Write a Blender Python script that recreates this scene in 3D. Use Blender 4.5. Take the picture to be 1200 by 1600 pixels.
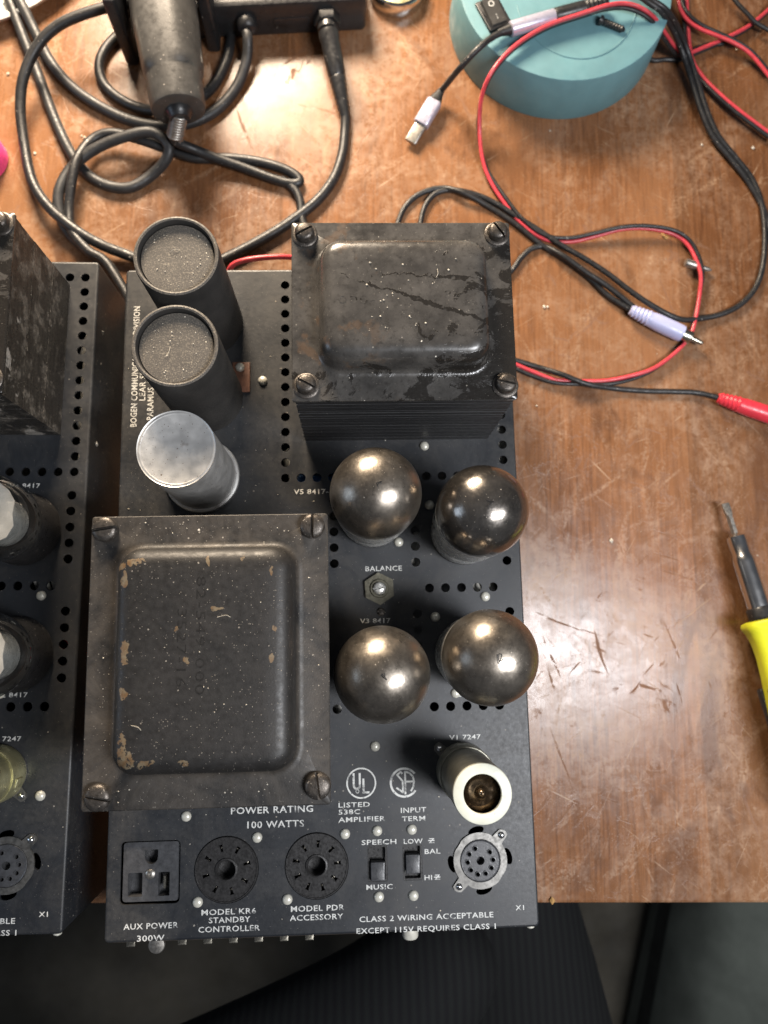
import bpy, math, random
from mathutils import Vector, Matrix
random.seed(7)
for o in list(bpy.data.objects): bpy.data.objects.remove(o)
scn = bpy.context.scene
col = scn.collection
MM = 0.001
TOP = 68.0            # height of the chassis top above the table, mm

# ------------------------------------------------------------------ camera, world, lamps, exposure
cd = bpy.data.cameras.new('camera'); cam = bpy.data.objects.new('camera', cd); col.objects.link(cam)
cam.location = (0.01583, -0.02802, 0.45052)
cam.rotation_mode = 'XYZ'; cam.rotation_euler = (0.1597, -0.0383, -0.0218)
cd.sensor_fit = 'VERTICAL'; cd.sensor_height = 24.0; cd.lens = 24.0*1207.19/1600
cd.clip_start = 0.01; cd.clip_end = 20
cd.dof.use_dof = True; cd.dof.focus_distance = 0.325; cd.dof.aperture_fstop = 7.0
scn.camera = cam

w = bpy.data.worlds.new('World'); scn.world = w; w.use_nodes = True
bg = w.node_tree.nodes['Background']; bg.inputs[0].default_value = (0.62, 0.66, 0.75, 1); bg.inputs[1].default_value = 0.105

def area(name, loc, target, sx, sy, power, colr, shape='RECTANGLE', spread=math.pi):
    l = bpy.data.lights.new(name, 'AREA'); l.shape = shape; l.size = sx; l.size_y = sy; l.energy = power; l.color = colr
    o = bpy.data.objects.new(name, l); col.objects.link(o); o.location = loc
    o.rotation_euler = (Vector(target)-Vector(loc)).to_track_quat('-Z', 'Y').to_euler()
    l.spread = spread; return o
area('desk_lamp_light', (-0.13, 0.64, 0.34), (-0.12, 0.18, 0.03), 0.22, 0.22, 7.0, (1.0, 0.82, 0.62), 'DISK', math.radians(130))
area('ceiling_tube_light', (0.47, -0.22, 0.80), (0.47, -0.22, 0.0), 0.44, 0.17, 11.0, (0.96, 0.97, 1.0))
area('window_light', (-0.95, -0.05, 0.42), (0, 0, 0.1), 0.30, 0.45, 1.2, (0.62, 0.78, 1.0))
scn.view_settings.view_transform = 'Standard'; scn.view_settings.look = 'None'
scn.view_settings.gamma = 1.0; scn.view_settings.exposure = 0.0; scn.view_settings.use_curve_mapping = False

# ------------------------------------------------------------------ mesh helpers (all sizes in mm)
class MB:
    def __init__(s): s.v = []; s.f = []; s.m = []
    def add(s, vs, fs, mi=0, M=None):
        b = len(s.v)
        for p in vs:
            p = Vector(p)
            if M is not None: p = M @ p
            s.v.append(p)
        for f in fs: s.f.append([i+b for i in f]); s.m.append(mi)
        return s
    def box(s, c, d, M=None, mi=0, bev=0.0):
        x, y, z = d[0]/2, d[1]/2, d[2]/2
        if bev <= 0:
            vs = [(c[0]+a*x, c[1]+b*y, c[2]+e*z) for e in (-1, 1) for a, b in ((-1,-1),(1,-1),(1,1),(-1,1))]
            return s.add(vs, [(3,2,1,0),(4,5,6,7),(0,1,5,4),(1,2,6,5),(2,3,7,6),(3,0,4,7)], mi, M)
        r = min(bev, x*.95, y*.95, z*.95)
        prof = [(r, -z), (0.3*r, -z+.3*r), (0, -z+r), (0, z-r), (.3*r, z-.3*r), (r, z)]
        return s.loft([[(c[0]+p[0], c[1]+p[1], c[2]+zz) for p in rrect(2*(x-i), 2*(y-i), max(r-i, .05)+.02, 3)] for i, zz in prof], M=M, mi=mi)
    def loft(s, rings, cap0=True, cap1=True, M=None, mi=0, closed=True):
        n = len(rings[0]); vs = [p for r in rings for p in r]; fs = []
        for k in range(len(rings)-1):
            for i in range(n if closed else n-1):
                j = (i+1) % n; fs.append((k*n+i, k*n+j, (k+1)*n+j, (k+1)*n+i))
        if cap0: fs.append(tuple(reversed(range(n))))
        if cap1: fs.append(tuple((len(rings)-1)*n+i for i in range(n)))
        return s.add(vs, fs, mi, M)
    def lathe(s, prof, n=32, c=(0,0,0), M=None, mi=0, cap0=True, cap1=True):
        return s.loft([[(c[0]+r*math.cos(2*math.pi*i/n), c[1]+r*math.sin(2*math.pi*i/n), c[2]+z) for i in range(n)] for r, z in prof], cap0, cap1, M, mi)
    def tube(s, pts, r, n=10, mi=0, caps=True, rad=None):
        P = [Vector(p) for p in pts]; rings = []; up = Vector((0,0,1)); side = None
        for i, p in enumerate(P):
            t = (P[min(i+1, len(P)-1)]-P[max(i-1, 0)]).normalized()
            if side is None:
                side = t.cross(up)
                if side.length < 1e-3: side = t.cross(Vector((1,0,0)))
            side = (side - t*side.dot(t)).normalized(); u = side.cross(t)
            rr = rad[i] if rad else r
            rings.append([p+side*(rr*math.cos(2*math.pi*k/n))+u*(rr*math.sin(2*math.pi*k/n)) for k in range(n)])
        return s.loft(rings, caps, caps, mi=mi)
    def plate(s, outer, holes, z0, z1, M=None, mi=0):
        cu = bpy.data.curves.new('outline_tmp', 'CURVE'); cu.dimensions = '2D'; cu.fill_mode = 'BOTH'; cu.extrude = (z1-z0)/2
        for loop in [outer]+list(holes):
            sp = cu.splines.new('POLY'); sp.points.add(len(loop)-1); sp.use_cyclic_u = True
            for q, p in zip(sp.points, loop): q.co = (p[0], p[1], 0, 1)
        ob = bpy.data.objects.new('outline_tmp', cu); col.objects.link(ob)
        bpy.context.view_layer.update()
        dg = bpy.context.evaluated_depsgraph_get(); me = bpy.data.meshes.new_from_object(ob.evaluated_get(dg))
        vs = [(v.co.x, v.co.y, v.co.z+(z0+z1)/2) for v in me.vertices]; fs = [tuple(p.vertices) for p in me.polygons]
        bpy.data.objects.remove(ob); bpy.data.curves.remove(cu); bpy.data.meshes.remove(me)
        return s.add(vs, fs, mi, M)
    def mesh(s, name, mats, smooth=40):
        me = bpy.data.meshes.new(name)
        me.from_pydata([(p[0]*MM, p[1]*MM, p[2]*MM) for p in s.v], [], s.f)
        for m in (mats if isinstance(mats, (list, tuple)) else [mats]): me.materials.append(m)
        me.polygons.foreach_set('material_index', s.m)
        me.update()
        if smooth:
            me.shade_smooth(); me.set_sharp_from_angle(angle=math.radians(smooth))
        return me
    def build(s, name, mats, parent=None, loc=(0,0,0), rot=(0,0,0), smooth=40):
        return place(name, s.mesh(name, mats, smooth), parent, loc, rot)
def place(name, me, parent=None, loc=(0,0,0), rot=(0,0,0)):
    o = bpy.data.objects.new(name, me); col.objects.link(o)
    o.location = [c*MM for c in loc]; o.rotation_euler = rot
    if parent is not None: o.parent = parent
    return o
def empty(name, loc=(0,0,0), rot=(0,0,0)):
    o = place(name, None, None, loc, rot); o.empty_display_size = 0.02; return o
def tag(o, label, cat, group=None):
    o['label'] = label; o['category'] = cat
    if group: o['group'] = group
    return o
def kind(o, k): o['kind'] = k; return o
def circ(x, y, r, n=20, a0=0): return [(x+r*math.cos(a0+2*math.pi*i/n), y+r*math.sin(a0+2*math.pi*i/n)) for i in range(n)]
def rrect(w_, h_, r, n=4, cx=0, cy=0):
    r = min(r, w_/2-.01, h_/2-.01); pts = []
    for k, (sx, sy) in enumerate(((1,1),(-1,1),(-1,-1),(1,-1))):
        for i in range(n+1):
            a = math.pi/2*(k+i/n); pts.append((cx+sx*(w_/2-r)+r*math.cos(a), cy+sy*(h_/2-r)+r*math.sin(a)))
    return pts
def spline(pts, per=8):
    P = [Vector(p) for p in pts]; out = []
    for i in range(len(P)-1):
        p0, p1, p2, p3 = P[max(i-1,0)], P[i], P[i+1], P[min(i+2, len(P)-1)]
        for k in range(per):
            t = k/per
            out.append(.5*((2*p1)+(p2-p0)*t+(2*p0-5*p1+4*p2-p3)*t*t+(3*p1-p0-3*p2+p3)*t**3))
    out.append(P[-1]); return out
def copy_tree(o, parent=None):
    c = o.copy(); col.objects.link(c)
    if parent is not None: c.parent = parent
    for ch in list(o.children): copy_tree(ch, c)
    return c
def orient(p, d):  # matrix with local z along d
    return Matrix.Translation(Vector(p)) @ Vector(d).to_track_quat('Z', 'Y').to_matrix().to_4x4()

# ------------------------------------------------------------------ materials
class NT:
    def __init__(s, name):
        m = bpy.data.materials.new(name); m.use_nodes = True; s.m = m; s.t = m.node_tree; s.b = s.t.nodes['Principled BSDF']
        s.co = s.t.nodes.new('ShaderNodeTexCoord').outputs['Object']
    def n(s, typ, **kw):
        x = s.t.nodes.new(typ)
        for k, v in kw.items(): setattr(x, k, v)
        return x
    def link(s, a, b): s.t.links.new(a, b)
    def inp(s, node, i, v):
        if isinstance(v, bpy.types.NodeSocket): s.link(v, node.inputs[i])
        else: node.inputs[i].default_value = v
    def mapping(s, scale=(1,1,1), rot=(0,0,0), loc=(0,0,0), vec=None):
        x = s.n('ShaderNodeMapping'); s.link(vec or s.co, x.inputs[0])
        x.inputs['Location'].default_value = loc; x.inputs['Rotation'].default_value = rot; x.inputs['Scale'].default_value = [1000*c for c in scale]
        return x.outputs[0]
    def rotscale(s, rot, scale, loc=(0,0,0)):
        x = s.n('ShaderNodeMapping'); s.link(s.co, x.inputs[0]); x.inputs['Rotation'].default_value = (0, 0, rot)
        return s.mapping(scale, (0,0,0), loc, x.outputs[0])
    def noise(s, scale=1, detail=3, rough=.5, dist=0, vec=None, out=0):
        x = s.n('ShaderNodeTexNoise'); s.link(vec or s.mapping(), x.inputs['Vector'])
        x.inputs['Scale'].default_value = scale; x.inputs['Detail'].default_value = detail; x.inputs['Roughness'].default_value = rough; x.inputs['Distortion'].default_value = dist
        return x.outputs[out]
    def voro(s, scale=1, feature='F1', vec=None, out='Distance', rnd=1):
        x = s.n('ShaderNodeTexVoronoi', feature=feature); s.link(vec or s.mapping(), x.inputs['Vector']); x.inputs['Scale'].default_value = scale; x.inputs['Randomness'].default_value = rnd
        return x.outputs[out]
    def ramp(s, v, a, b, lo=0., hi=1., smooth=False):
        x = s.n('ShaderNodeMapRange'); s.link(v, x.inputs[0])
        if smooth: x.interpolation_type = 'SMOOTHSTEP'
        x.inputs[1].default_value = a; x.inputs[2].default_value = b; x.inputs[3].default_value = lo; x.inputs[4].default_value = hi
        return x.outputs[0]
    def math(s, op, a, b=None, c=None):
        x = s.n('ShaderNodeMath', operation=op)
        for i, v in enumerate((a, b, c)):
            if v is not None: s.inp(x, i, v)
        return x.outputs[0]
    def mix(s, f, a, b):
        x = s.n('ShaderNodeMix', data_type='RGBA')
        for i, v in ((0, f), (6, a), (7, b)):
            if isinstance(v, tuple) and len(v) == 3: v = v+(1,)
            s.inp(x, i, v)
        return x.outputs[2]
    def bump(s, h, strength=.3, dist=.001, prev=None):
        x = s.n('ShaderNodeBump'); s.link(h, x.inputs['Height']); x.inputs['Strength'].default_value = strength; x.inputs['Distance'].default_value = dist
        if prev: s.link(prev, x.inputs['Normal'])
        return x.outputs[0]
    def set(s, **kw):
        for k, v in kw.items():
            k = {'color':'Base Color','rough':'Roughness','metal':'Metallic','normal':'Normal','spec':'Specular IOR Level','trans':'Transmission Weight','ior':'IOR','coat':'Coat Weight','coat_r':'Coat Roughness','alpha':'Alpha','sheen':'Sheen Weight'}[k]
            if isinstance(v, tuple) and len(v) == 3: v = v+(1,)
            s.inp(s.b, k, v)
        return s
    def rnd(s): return s.n('ShaderNodeObjectInfo').outputs['Random']
    def specks(s, scale=1.0, amount=.12, size=.16):
        v = s.n('ShaderNodeTexVoronoi'); s.link(s.mapping(), v.inputs['Vector']); v.inputs['Scale'].default_value = scale
        sep = s.n('ShaderNodeSeparateColor'); s.link(v.outputs['Color'], sep.inputs[0])
        on = s.math('LESS_THAN', sep.outputs[0], amount)
        rad = s.math('MULTIPLY', sep.outputs[1], size)
        wob = s.math('MULTIPLY_ADD', s.noise(scale*4, 2), .25, -.12)
        return s.math('MULTIPLY', on, s.math('LESS_THAN', s.math('ADD', v.outputs['Distance'], wob), rad))

def simple(name, c, rough=.5, metal=0., var=.25, vs=.25, bump=0., bs=1.5, spec=.5, dust=0., dustc=(.45,.41,.36), coat=0., rvar=.12):
    t = NT(name); n1 = t.noise(vs, 4, .6)
    cc = t.mix(t.ramp(n1, .3, .7), tuple(x*(1-var) for x in c), tuple(min(1, x*(1+var)) for x in c))
    r_ = t.ramp(t.noise(vs*3, 3), .3, .7, max(.03, rough-rvar), min(1, rough+rvar))
    if dust:
        d = t.math('MAXIMUM', t.specks(.55, dust, .22), t.specks(1.3, dust*1.2, .25)); cc = t.mix(d, cc, dustc)
        r_ = t.math('MAXIMUM', r_, t.math('MULTIPLY', d, .9))
    t.set(color=cc, rough=r_, metal=metal, spec=spec, coat=coat)
    if bump: t.set(normal=t.bump(t.noise(bs, 4), bump, .0004))
    return t.m

M = {}
def chassis_mat():
    t = NT('chassis_paint')
    n1 = t.noise(.06, 5, .6); n2 = t.noise(.5, 4, .65)
    c = t.mix(t.ramp(n1, .3, .7), (.011,.0125,.0155), (.019,.0215,.026))
    film = t.math('MULTIPLY', t.ramp(t.noise(.035, 4, .7, .6), .42, .72), t.ramp(n2, .3, .7, .45, 1.))
    c = t.mix(t.math('MULTIPLY', film, .42), c, (.085,.078,.068))
    d = t.math('MAXIMUM', t.specks(.42, .07, .17), t.specks(1.5, .16, .20))
    d2 = t.specks(.12, .10, .06)
    sm = t.ramp(t.noise(.28, 2), .60, .72)
    c = t.mix(t.math('MULTIPLY', sm, .5), c, (.012,.013,.016))
    c = t.mix(t.math('MULTIPLY', d, .75), c, (.34,.31,.27)); c = t.mix(d2, c, (.62,.58,.50))
    r_ = t.ramp(n2, .25, .75, .36, .50)
    r_ = t.math('ADD', r_, t.math('MULTIPLY', film, .12))
    r_ = t.math('MAXIMUM', r_, t.math('MULTIPLY', d, .8))
    t.set(color=c, rough=r_, spec=.55, normal=t.bump(t.noise(2.2, 3), .10, .0003))
    return t.m
M['chassis'] = chassis_mat()
CHIPS = [(-31.9, 35.0, 2.6, 1.6), (-25.7, 36.1, 3.2, 1.4), (-29.4, 29.9, 1.2, 3.2), (-28.7, 2.6, 1.3, 4.5), (-28.5, -12.4, 1.6, 2.6), (-28.9, -30.6, 2.0, 4.5), (-27.3, -35.8, 3.0, 3.0), (-19.5, -37.4, 3.6, 1.2), (-6.1, -37.5, 2.6, 1.2), (1.6, 36.1, 0.9, 1.8), (14.6, 37.1, 1.1, 1.0), (5.4, 18.4, 2.0, 1.0), (25.8, -0.5, 1.2, 1.6), (27.4, 10.4, 0.8, 1.4), (25.8, 31.8, 0.9, 2.2), (-10.1, 10.5, 1.0, 0.8), (-5.7, -0.4, 1.0, 1.0)]
def pt_mat():
    t = NT('dusty_black_enamel')
    geo = t.n('ShaderNodeSeparateXYZ'); t.link(t.mapping(), geo.inputs[0])
    n1 = t.noise(.05, 5, .6); c = t.mix(t.ramp(n1, .3, .7), (.010,.0095,.009), (.018,.0165,.0155))
    film = t.ramp(t.noise(.04, 5, .7, .5), .38, .7)
    c = t.mix(t.math('MULTIPLY', film, t.ramp(geo.outputs[2], 145.5, 149, .75, .08)), c, (.095,.080,.065))
    # paint chipped off at the shoulders and corners of the bell
    wob = t.n('ShaderNodeVectorMath', operation='MULTIPLY_ADD'); nz = t.noise(.22, 4, .6, 0, None, 1); t.link(nz, wob.inputs[0]); wob.inputs[1].default_value = (5.5, 5.5, 0); t.link(t.mapping(), wob.inputs[2])
    chip = None
    for x, y, rx, ry in CHIPS:
        v = t.n('ShaderNodeVectorMath', operation='MULTIPLY_ADD'); t.link(wob.outputs[0], v.inputs[0]); v.inputs[1].default_value = (1/rx, 1/ry, 0); v.inputs[2].default_value = (-(x+2.75)/rx, -(y+2.75)/ry, 0)
        l = t.n('ShaderNodeVectorMath', operation='LENGTH'); t.link(v.outputs[0], l.inputs[0]); q = t.math('LESS_THAN', l.outputs['Value'], 1.)
        chip = q if chip is None else t.math('MAXIMUM', chip, q)
    chip = t.math('MULTIPLY', chip, t.math('GREATER_THAN', t.noise(.5, 4, .7), .42))
    c = t.mix(chip, c, t.mix(t.ramp(t.noise(.35, 3), .35, .65), (.125,.072,.032), (.165,.13,.082)))
    d = t.math('MAXIMUM', t.specks(.45, .2, .16), t.specks(1.3, .42, .22)); d2 = t.specks(.2, .16, .065)
    c = t.mix(t.math('MULTIPLY', d, .7), c, (.36,.32,.27)); c = t.mix(d2, c, (.6,.55,.47))
    r_ = t.math('MAXIMUM', t.ramp(t.noise(.4, 4), .3, .7, .42, .6), t.math('MULTIPLY', d, .85))
    t.set(color=c, rough=r_, spec=.5, normal=t.bump(t.noise(1.4, 4), .14, .0004))
    return t.m
M['pt'] = pt_mat()
def opt_mat():
    t = NT('worn_gloss_enamel')
    geo = t.n('ShaderNodeSeparateXYZ'); t.link(t.mapping(), geo.inputs[0])
    n1 = t.noise(.07, 6, .6)
    c = t.mix(t.ramp(n1, .3, .7), (.030,.028,.026), (.085,.079,.072))
    mot = t.ramp(t.noise(.5, 6, .78), .53, .66); c = t.mix(t.math('MULTIPLY', mot, .75), c, (.022,.020,.018))
    # tar-like varnish blotches, heavier to the right and front
    side = t.math('ADD', t.ramp(geo.outputs[0], 0, 46, -.10, .15), t.math('ADD', t.ramp(geo.outputs[1], 20, -24, -.05, .02), t.ramp(geo.outputs[1], -23, -28, 0, .12)))
    tar = t.ramp(t.math('ADD', t.noise(.075, 7, .68, .6), side), .575, .60)
    for y0, sl, x0, x1, sd in ((0.2, -.34, -27, 46, 3.), (9.0, -.06, -10, 44, 9.)):
        wv = t.math('MULTIPLY_ADD', t.noise(.16, 5, .65, 0, t.mapping((1,1,1), (0,0,0), (sd, sd, 0))), 7.0, -3.5)
        f = t.math('ABSOLUTE', t.math('SUBTRACT', t.math('ADD', geo.outputs[1], wv), t.math('MULTIPLY_ADD', geo.outputs[0], sl, y0)))
        wd = t.math('MULTIPLY', t.ramp(geo.outputs[0], x0, x0+30, .25, 1.3), t.ramp(t.noise(.12, 3), .35, .6, .1, .9))
        ln = t.math('MULTIPLY', t.math('LESS_THAN', f, wd), t.math('MULTIPLY', t.math('GREATER_THAN', geo.outputs[0], x0), t.math('LESS_THAN', geo.outputs[0], x1)))
        tar = t.math('MAXIMUM', tar, t.math('MULTIPLY', ln, t.ramp(t.noise(.35, 3), .30, .40)))
    c = t.mix(t.math('MULTIPLY', tar, .92), c, (.016,.014,.012))
    rust = t.math('MULTIPLY', t.ramp(t.noise(.09, 5, .6), .60, .66), t.ramp(geo.outputs[0], 0, -24))
    c = t.mix(t.math('MULTIPLY', rust, .3), c, (.16,.09,.045))
    d = t.math('MAXIMUM', t.specks(.5, .14, .17), t.specks(1.4, .2, .2)); c = t.mix(t.math('MULTIPLY', d, .6), c, (.42,.38,.32)); c = t.mix(t.specks(.17, .10, .08), c, (.7,.66,.58))
    r_ = t.math('ADD', t.ramp(t.noise(.35, 4), .3, .7, .22, .36), t.math('MULTIPLY', tar, -.06))
    hgt = t.math('ADD', t.math('MULTIPLY', tar, .6), t.math('MULTIPLY', t.noise(1.0, 4), t.math('MULTIPLY_ADD', tar, .9, .2)))
    t.set(color=c, rough=r_, spec=.6, normal=t.bump(hgt, .20, .0006))
    return t.m
M['opt'] = opt_mat()
def lam_mat(name, c1, c2, rough, grime):
    t = NT(name)
    n1 = t.noise(1, 4, .6, 0, t.mapping((.05, .05, 1.2))); n2 = t.noise(.09, 5, .65)
    c = t.mix(t.ramp(n1, .3, .7), c1, c2)
    h = t.noise(.5, 5, .65)
    if grime:
        c = t.mix(t.math('MULTIPLY', t.ramp(n2, .50, .60), t.ramp(t.noise(.6, 4, .7), .35, .6)), c, (.17,.15,.125)); c = t.mix(t.ramp(t.noise(.06, 5, .6), .62, .66), c, (.36,.33,.29))
        h = t.noise(.22, 6, .7, .8)
    c = t.mix(t.specks(.8, .05, .15), c, (.4,.37,.33))
    t.set(color=c, rough=t.ramp(t.noise(.4, 4), .3, .7, rough-.12, rough+.12), spec=.5, normal=t.bump(h, .7 if grime else .25, .0012 if grime else .0004))
    return t.m
M['lam'] = lam_mat('black_lacquered_laminations', (.012,.012,.013), (.028,.028,.029), .5, False)
M['lam_grime'] = lam_mat('grimy_tarred_laminations', (.014,.012,.010), (.045,.039,.032), .36, True)
def print_mat():
    t = NT('white_silkscreen'); a = t.noise(.55, 4, .7); w_ = t.noise(.14, 4, .7)
    wear = t.math('MAXIMUM', t.ramp(a, .58, .66), t.math('MULTIPLY', t.ramp(w_, .54, .64), .8))
    t.set(color=t.mix(wear, (.66,.66,.63), (.045,.046,.05)), rough=.6)
    return t.m
M['print'] = print_mat()
M['rivet'] = simple('cream_plated_rivet', (.62,.60,.52), .34, .2, .2, .3)
M['screw'] = simple('dark_steel_screw', (.085,.075,.066), .42, .7, .4, .5, .25, 2.0, dust=.1)
M['nickel'] = simple('dull_nickel', (.36,.34,.31), .40, .9, .25, .4)
M['steel'] = simple('bright_steel', (.68,.68,.68), .22, 1., .04, .06, rvar=.03)
M['bolt'] = simple('zinc_shaft', (.72,.71,.68), .4, .55, .12, .3)
M['hexnut'] = simple('brassy_nut', (.16,.15,.115), .42, .8, .3, .5)
def card_mat():
    t = NT('black_cardboard'); c = t.mix(t.ramp(t.noise(.08, 4), .3, .7), (.022,.021,.020), (.040,.037,.034))
    geo = t.n('ShaderNodeNewGeometry'); sep = t.n('ShaderNodeSeparateXYZ'); t.link(geo.outputs['Normal'], sep.inputs[0])
    up = t.ramp(sep.outputs[2], .5, .95)                                     # dust settles on what faces up
    film = t.math('MULTIPLY', up, t.ramp(t.noise(.07, 5, .65), .25, .7, .35, .85)); c = t.mix(film, c, (.105,.094,.082))
    d = t.math('MULTIPLY', up, t.math('MAXIMUM', t.specks(.5, .4, .24), t.ramp(t.noise(1.6, 4, .8), .52, .62)))
    c = t.mix(t.math('MULTIPLY', d, .6), c, (.30,.26,.20)); c = t.mix(t.math('MULTIPLY', up, t.specks(.25, .5, .11)), c, (.58,.52,.40))
    t.set(color=c, rough=t.ramp(t.noise(1, 3), .3, .7, .5, .7), spec=.4, normal=t.bump(t.noise(1.6, 4), .22, .0004))
    return t.m
M['card'] = card_mat()
def alu_mat():
    t = NT('oxidised_aluminium'); c = t.mix(t.ramp(t.noise(.09, 5), .3, .7), (.48,.475,.46), (.68,.67,.65))
    c = t.mix(t.math('MAXIMUM', t.math('MAXIMUM', t.specks(.45, .3, .19), t.specks(1.1, .3, .26)), t.math('MULTIPLY', t.ramp(t.noise(.16, 5, .7), .60, .70), .5)), c, (.22,.18,.15))
    t.set(color=c, rough=t.ramp(t.noise(.2, 4), .3, .7, .36, .56), metal=.7)
    return t.m
M['alu'] = alu_mat()
def getter_mat(name, ca, cb, rough, metal=.92):
    t = NT(name); rn = t.rnd()
    off = t.n('ShaderNodeVectorMath', operation='ADD'); t.link(t.mapping(), off.inputs[0]); cmb = t.n('ShaderNodeCombineXYZ')
    t.link(t.math('MULTIPLY', rn, 91.), cmb.inputs[0]); t.link(cmb.outputs[0], off.inputs[1]); v = off.outputs[0]
    c = t.mix(t.ramp(t.noise(.07, 5, .65, .4, v), .32, .68), ca, cb)
    st = t.ramp(t.noise(.9, 5, .75, 0, v), .5, .72); c = t.mix(t.math('MULTIPLY', st, .35), c, (.5,.44,.36))
    scr = t.ramp(t.noise(1, 2, .5, 0, t.rotscale(.9, (2.2, .12, .6), (3, 1, 0))), .73, .78); c = t.mix(t.math('MULTIPLY', scr, .5), c, (.6,.54,.46))
    d = t.math('MAXIMUM', t.specks(.6, .10, .16), t.specks(1.5, .18, .2)); c = t.mix(t.math('MULTIPLY', d, .6), c, (.66,.61,.54))
    t.set(color=c, rough=t.math('MAXIMUM', t.ramp(t.noise(.25, 5, .7, 0, v), .25, .75, rough-.07, rough+.11), t.math('MULTIPLY', d, .7)), metal=metal, normal=t.bump(t.noise(.12, 3, .5, 0, v), .10, .002))
    return t.m
M['getter'] = getter_mat('smoky_brown_getter_mirror', (.16,.142,.122), (.34,.300,.252), .30)
M['getter2'] = getter_mat('dark_getter_mirror', (.13,.118,.108), (.30,.275,.248), .19)
M['tubewall'] = simple('silvered_tube_wall', (.52,.52,.50), .3, .45, .35, .12, dust=.05)
def glass_mat():
    t = NT('clear_tube_glass'); lw = t.n('ShaderNodeLayerWeight'); lw.inputs[0].default_value = .5
    f = t.math('MULTIPLY_ADD', t.math('POWER', lw.outputs['Facing'], 2.2), .8, .10)
    tr = t.n('ShaderNodeBsdfTransparent'); tr.inputs[0].default_value = (.93,.94,.93,1); gl = t.n('ShaderNodeBsdfGlossy'); gl.inputs['Roughness'].default_value = .04
    mx = t.n('ShaderNodeMixShader'); t.link(f, mx.inputs[0]); t.link(tr.outputs[0], mx.inputs[1]); t.link(gl.outputs[0], mx.inputs[2])
    t.link(mx.outputs[0], t.t.nodes['Material Output'].inputs[0]); return t.m
M['glass'] = glass_mat()
M['tube_reflection'] = simple('painted_white_reflection', (.50,.47,.43), .5, 0, .2, .2)  # bright reflection in the clear domes, painted as a white surface
M['tubebase'] = simple('black_phenolic', (.020,.019,.019), .38, 0, .3, .3, dust=.05)
M['bakelite'] = simple('bakelite', (.022,.021,.021), .36, 0, .35, .3, .15, 1.5)
M['bakelite_grey'] = simple('grey_bakelite', (.055,.056,.060), .36, 0, .3, .3, .15, 1.5)
M['contact'] = simple('tinned_contact', (.45,.42,.35), .3, 1., .2, 1)
M['socketring'] = simple('tarnished_tin_plate', (.17,.165,.155), .45, .8, .35, .25)
M['cream'] = simple('tin_rim_painted_sheen', (.66,.66,.55), .40, 0, .10, .12, .1, 1., dust=.06, dustc=(.2,.17,.12))  # lamp reflection on the tin rim, put into its colour
M['stamp'] = simple('stamped_enamel', (.012,.011,.010), .5, 0, .2, .3, spec=.35)
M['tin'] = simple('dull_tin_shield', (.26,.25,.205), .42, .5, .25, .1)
M['olive'] = simple('yellowed_tin_shield', (.50,.47,.27), .36, .75, .22, .12)
M['gold'] = simple('brown_getter_tip', (.28,.20,.13), .2, .95, .4, .2)
M['rubber'] = simple('black_pvc_cable', (.014,.014,.015), .46, 0, .3, .2, .12, 1.2, dust=.08)
M['rubber2'] = simple('charcoal_cable', (.024,.024,.025), .5, 0, .3, .2, .08, 1.2, dust=.04)
M['red'] = simple('red_pvc', (.56,.055,.07), .34, 0, .15, .2)
M['redplug'] = simple('red_plastic', (.62,.035,.055), .36, 0, .1, .2)
M['teal'] = simple('teal_printed_plastic', (.125,.26,.29), .55, 0, .10, .06, .08, 1.5, dust=.015, dustc=(.1,.12,.12))
M['white'] = simple('white_plastic', (.74,.72,.66), .42, 0, .06, .1)
M['lilac'] = simple('lilac_white_plastic', (.42,.44,.66), .42, 0, .06, .1)
M['silver'] = simple('silver_anodised_shell', (.50,.48,.58), .36, .4, .08, .2)
M['blackplastic'] = simple('black_plastic', (.018,.018,.019), .38, 0, .3, .15, .06, 1.5, dust=.04)
M['greyplastic'] = simple('worn_dark_grey_plastic', (.050,.048,.045), .40, 0, .22, .12, .12, 1.6, dust=.06)
M['yellow'] = simple('yellow_plastic', (.66,.68,.03), .42, 0, .08, .15)
M['pink'] = simple('pink_plastic', (.75,.06,.22), .45)
M['chrome'] = simple('chrome', (.75,.75,.74), .10, 1., .04, .06, rvar=.03)
M['brown'] = simple('brown_fibre_strip', (.17,.075,.045), .6)
M['strip'] = simple('dark_fibre_strip', (.075,.058,.046), .6)
M['bluecap'] = simple('blue_film_capacitor', (.05,.16,.42), .4)
M['crumb'] = simple('pale_crumbs', (.62,.56,.46), .8)
M['ochre'] = simple('ochre_splinter', (.50,.29,.10), .8)
def trouser_mat():
    t = NT('black_ribbed_knit'); wv = t.n('ShaderNodeTexWave', wave_type='BANDS', bands_direction='X'); t.link(t.mapping(), wv.inputs['Vector'])
    wv.inputs['Scale'].default_value = .055; wv.inputs['Distortion'].default_value = .6
    c = t.mix(wv.outputs['Fac'], (.006,.006,.007), (.009,.010,.010)); t.set(color=c, rough=.9, spec=.2, normal=t.bump(wv.outputs['Fac'], .10, .001)); return t.m
M['trouser'] = trouser_mat()
M['cloth'] = simple('grey_green_cloth', (.095,.105,.092), .9, 0, .3, .012, .5, .6, spec=.15)
M['clothdark'] = simple('dark_grey_cloth', (.030,.032,.030), .9, 0, .3, .02, .5, .6, spec=.15)
M['floor'] = simple('stained_concrete', (.06,.053,.040), .85, 0, .35, .010, .3, .2)
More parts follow.
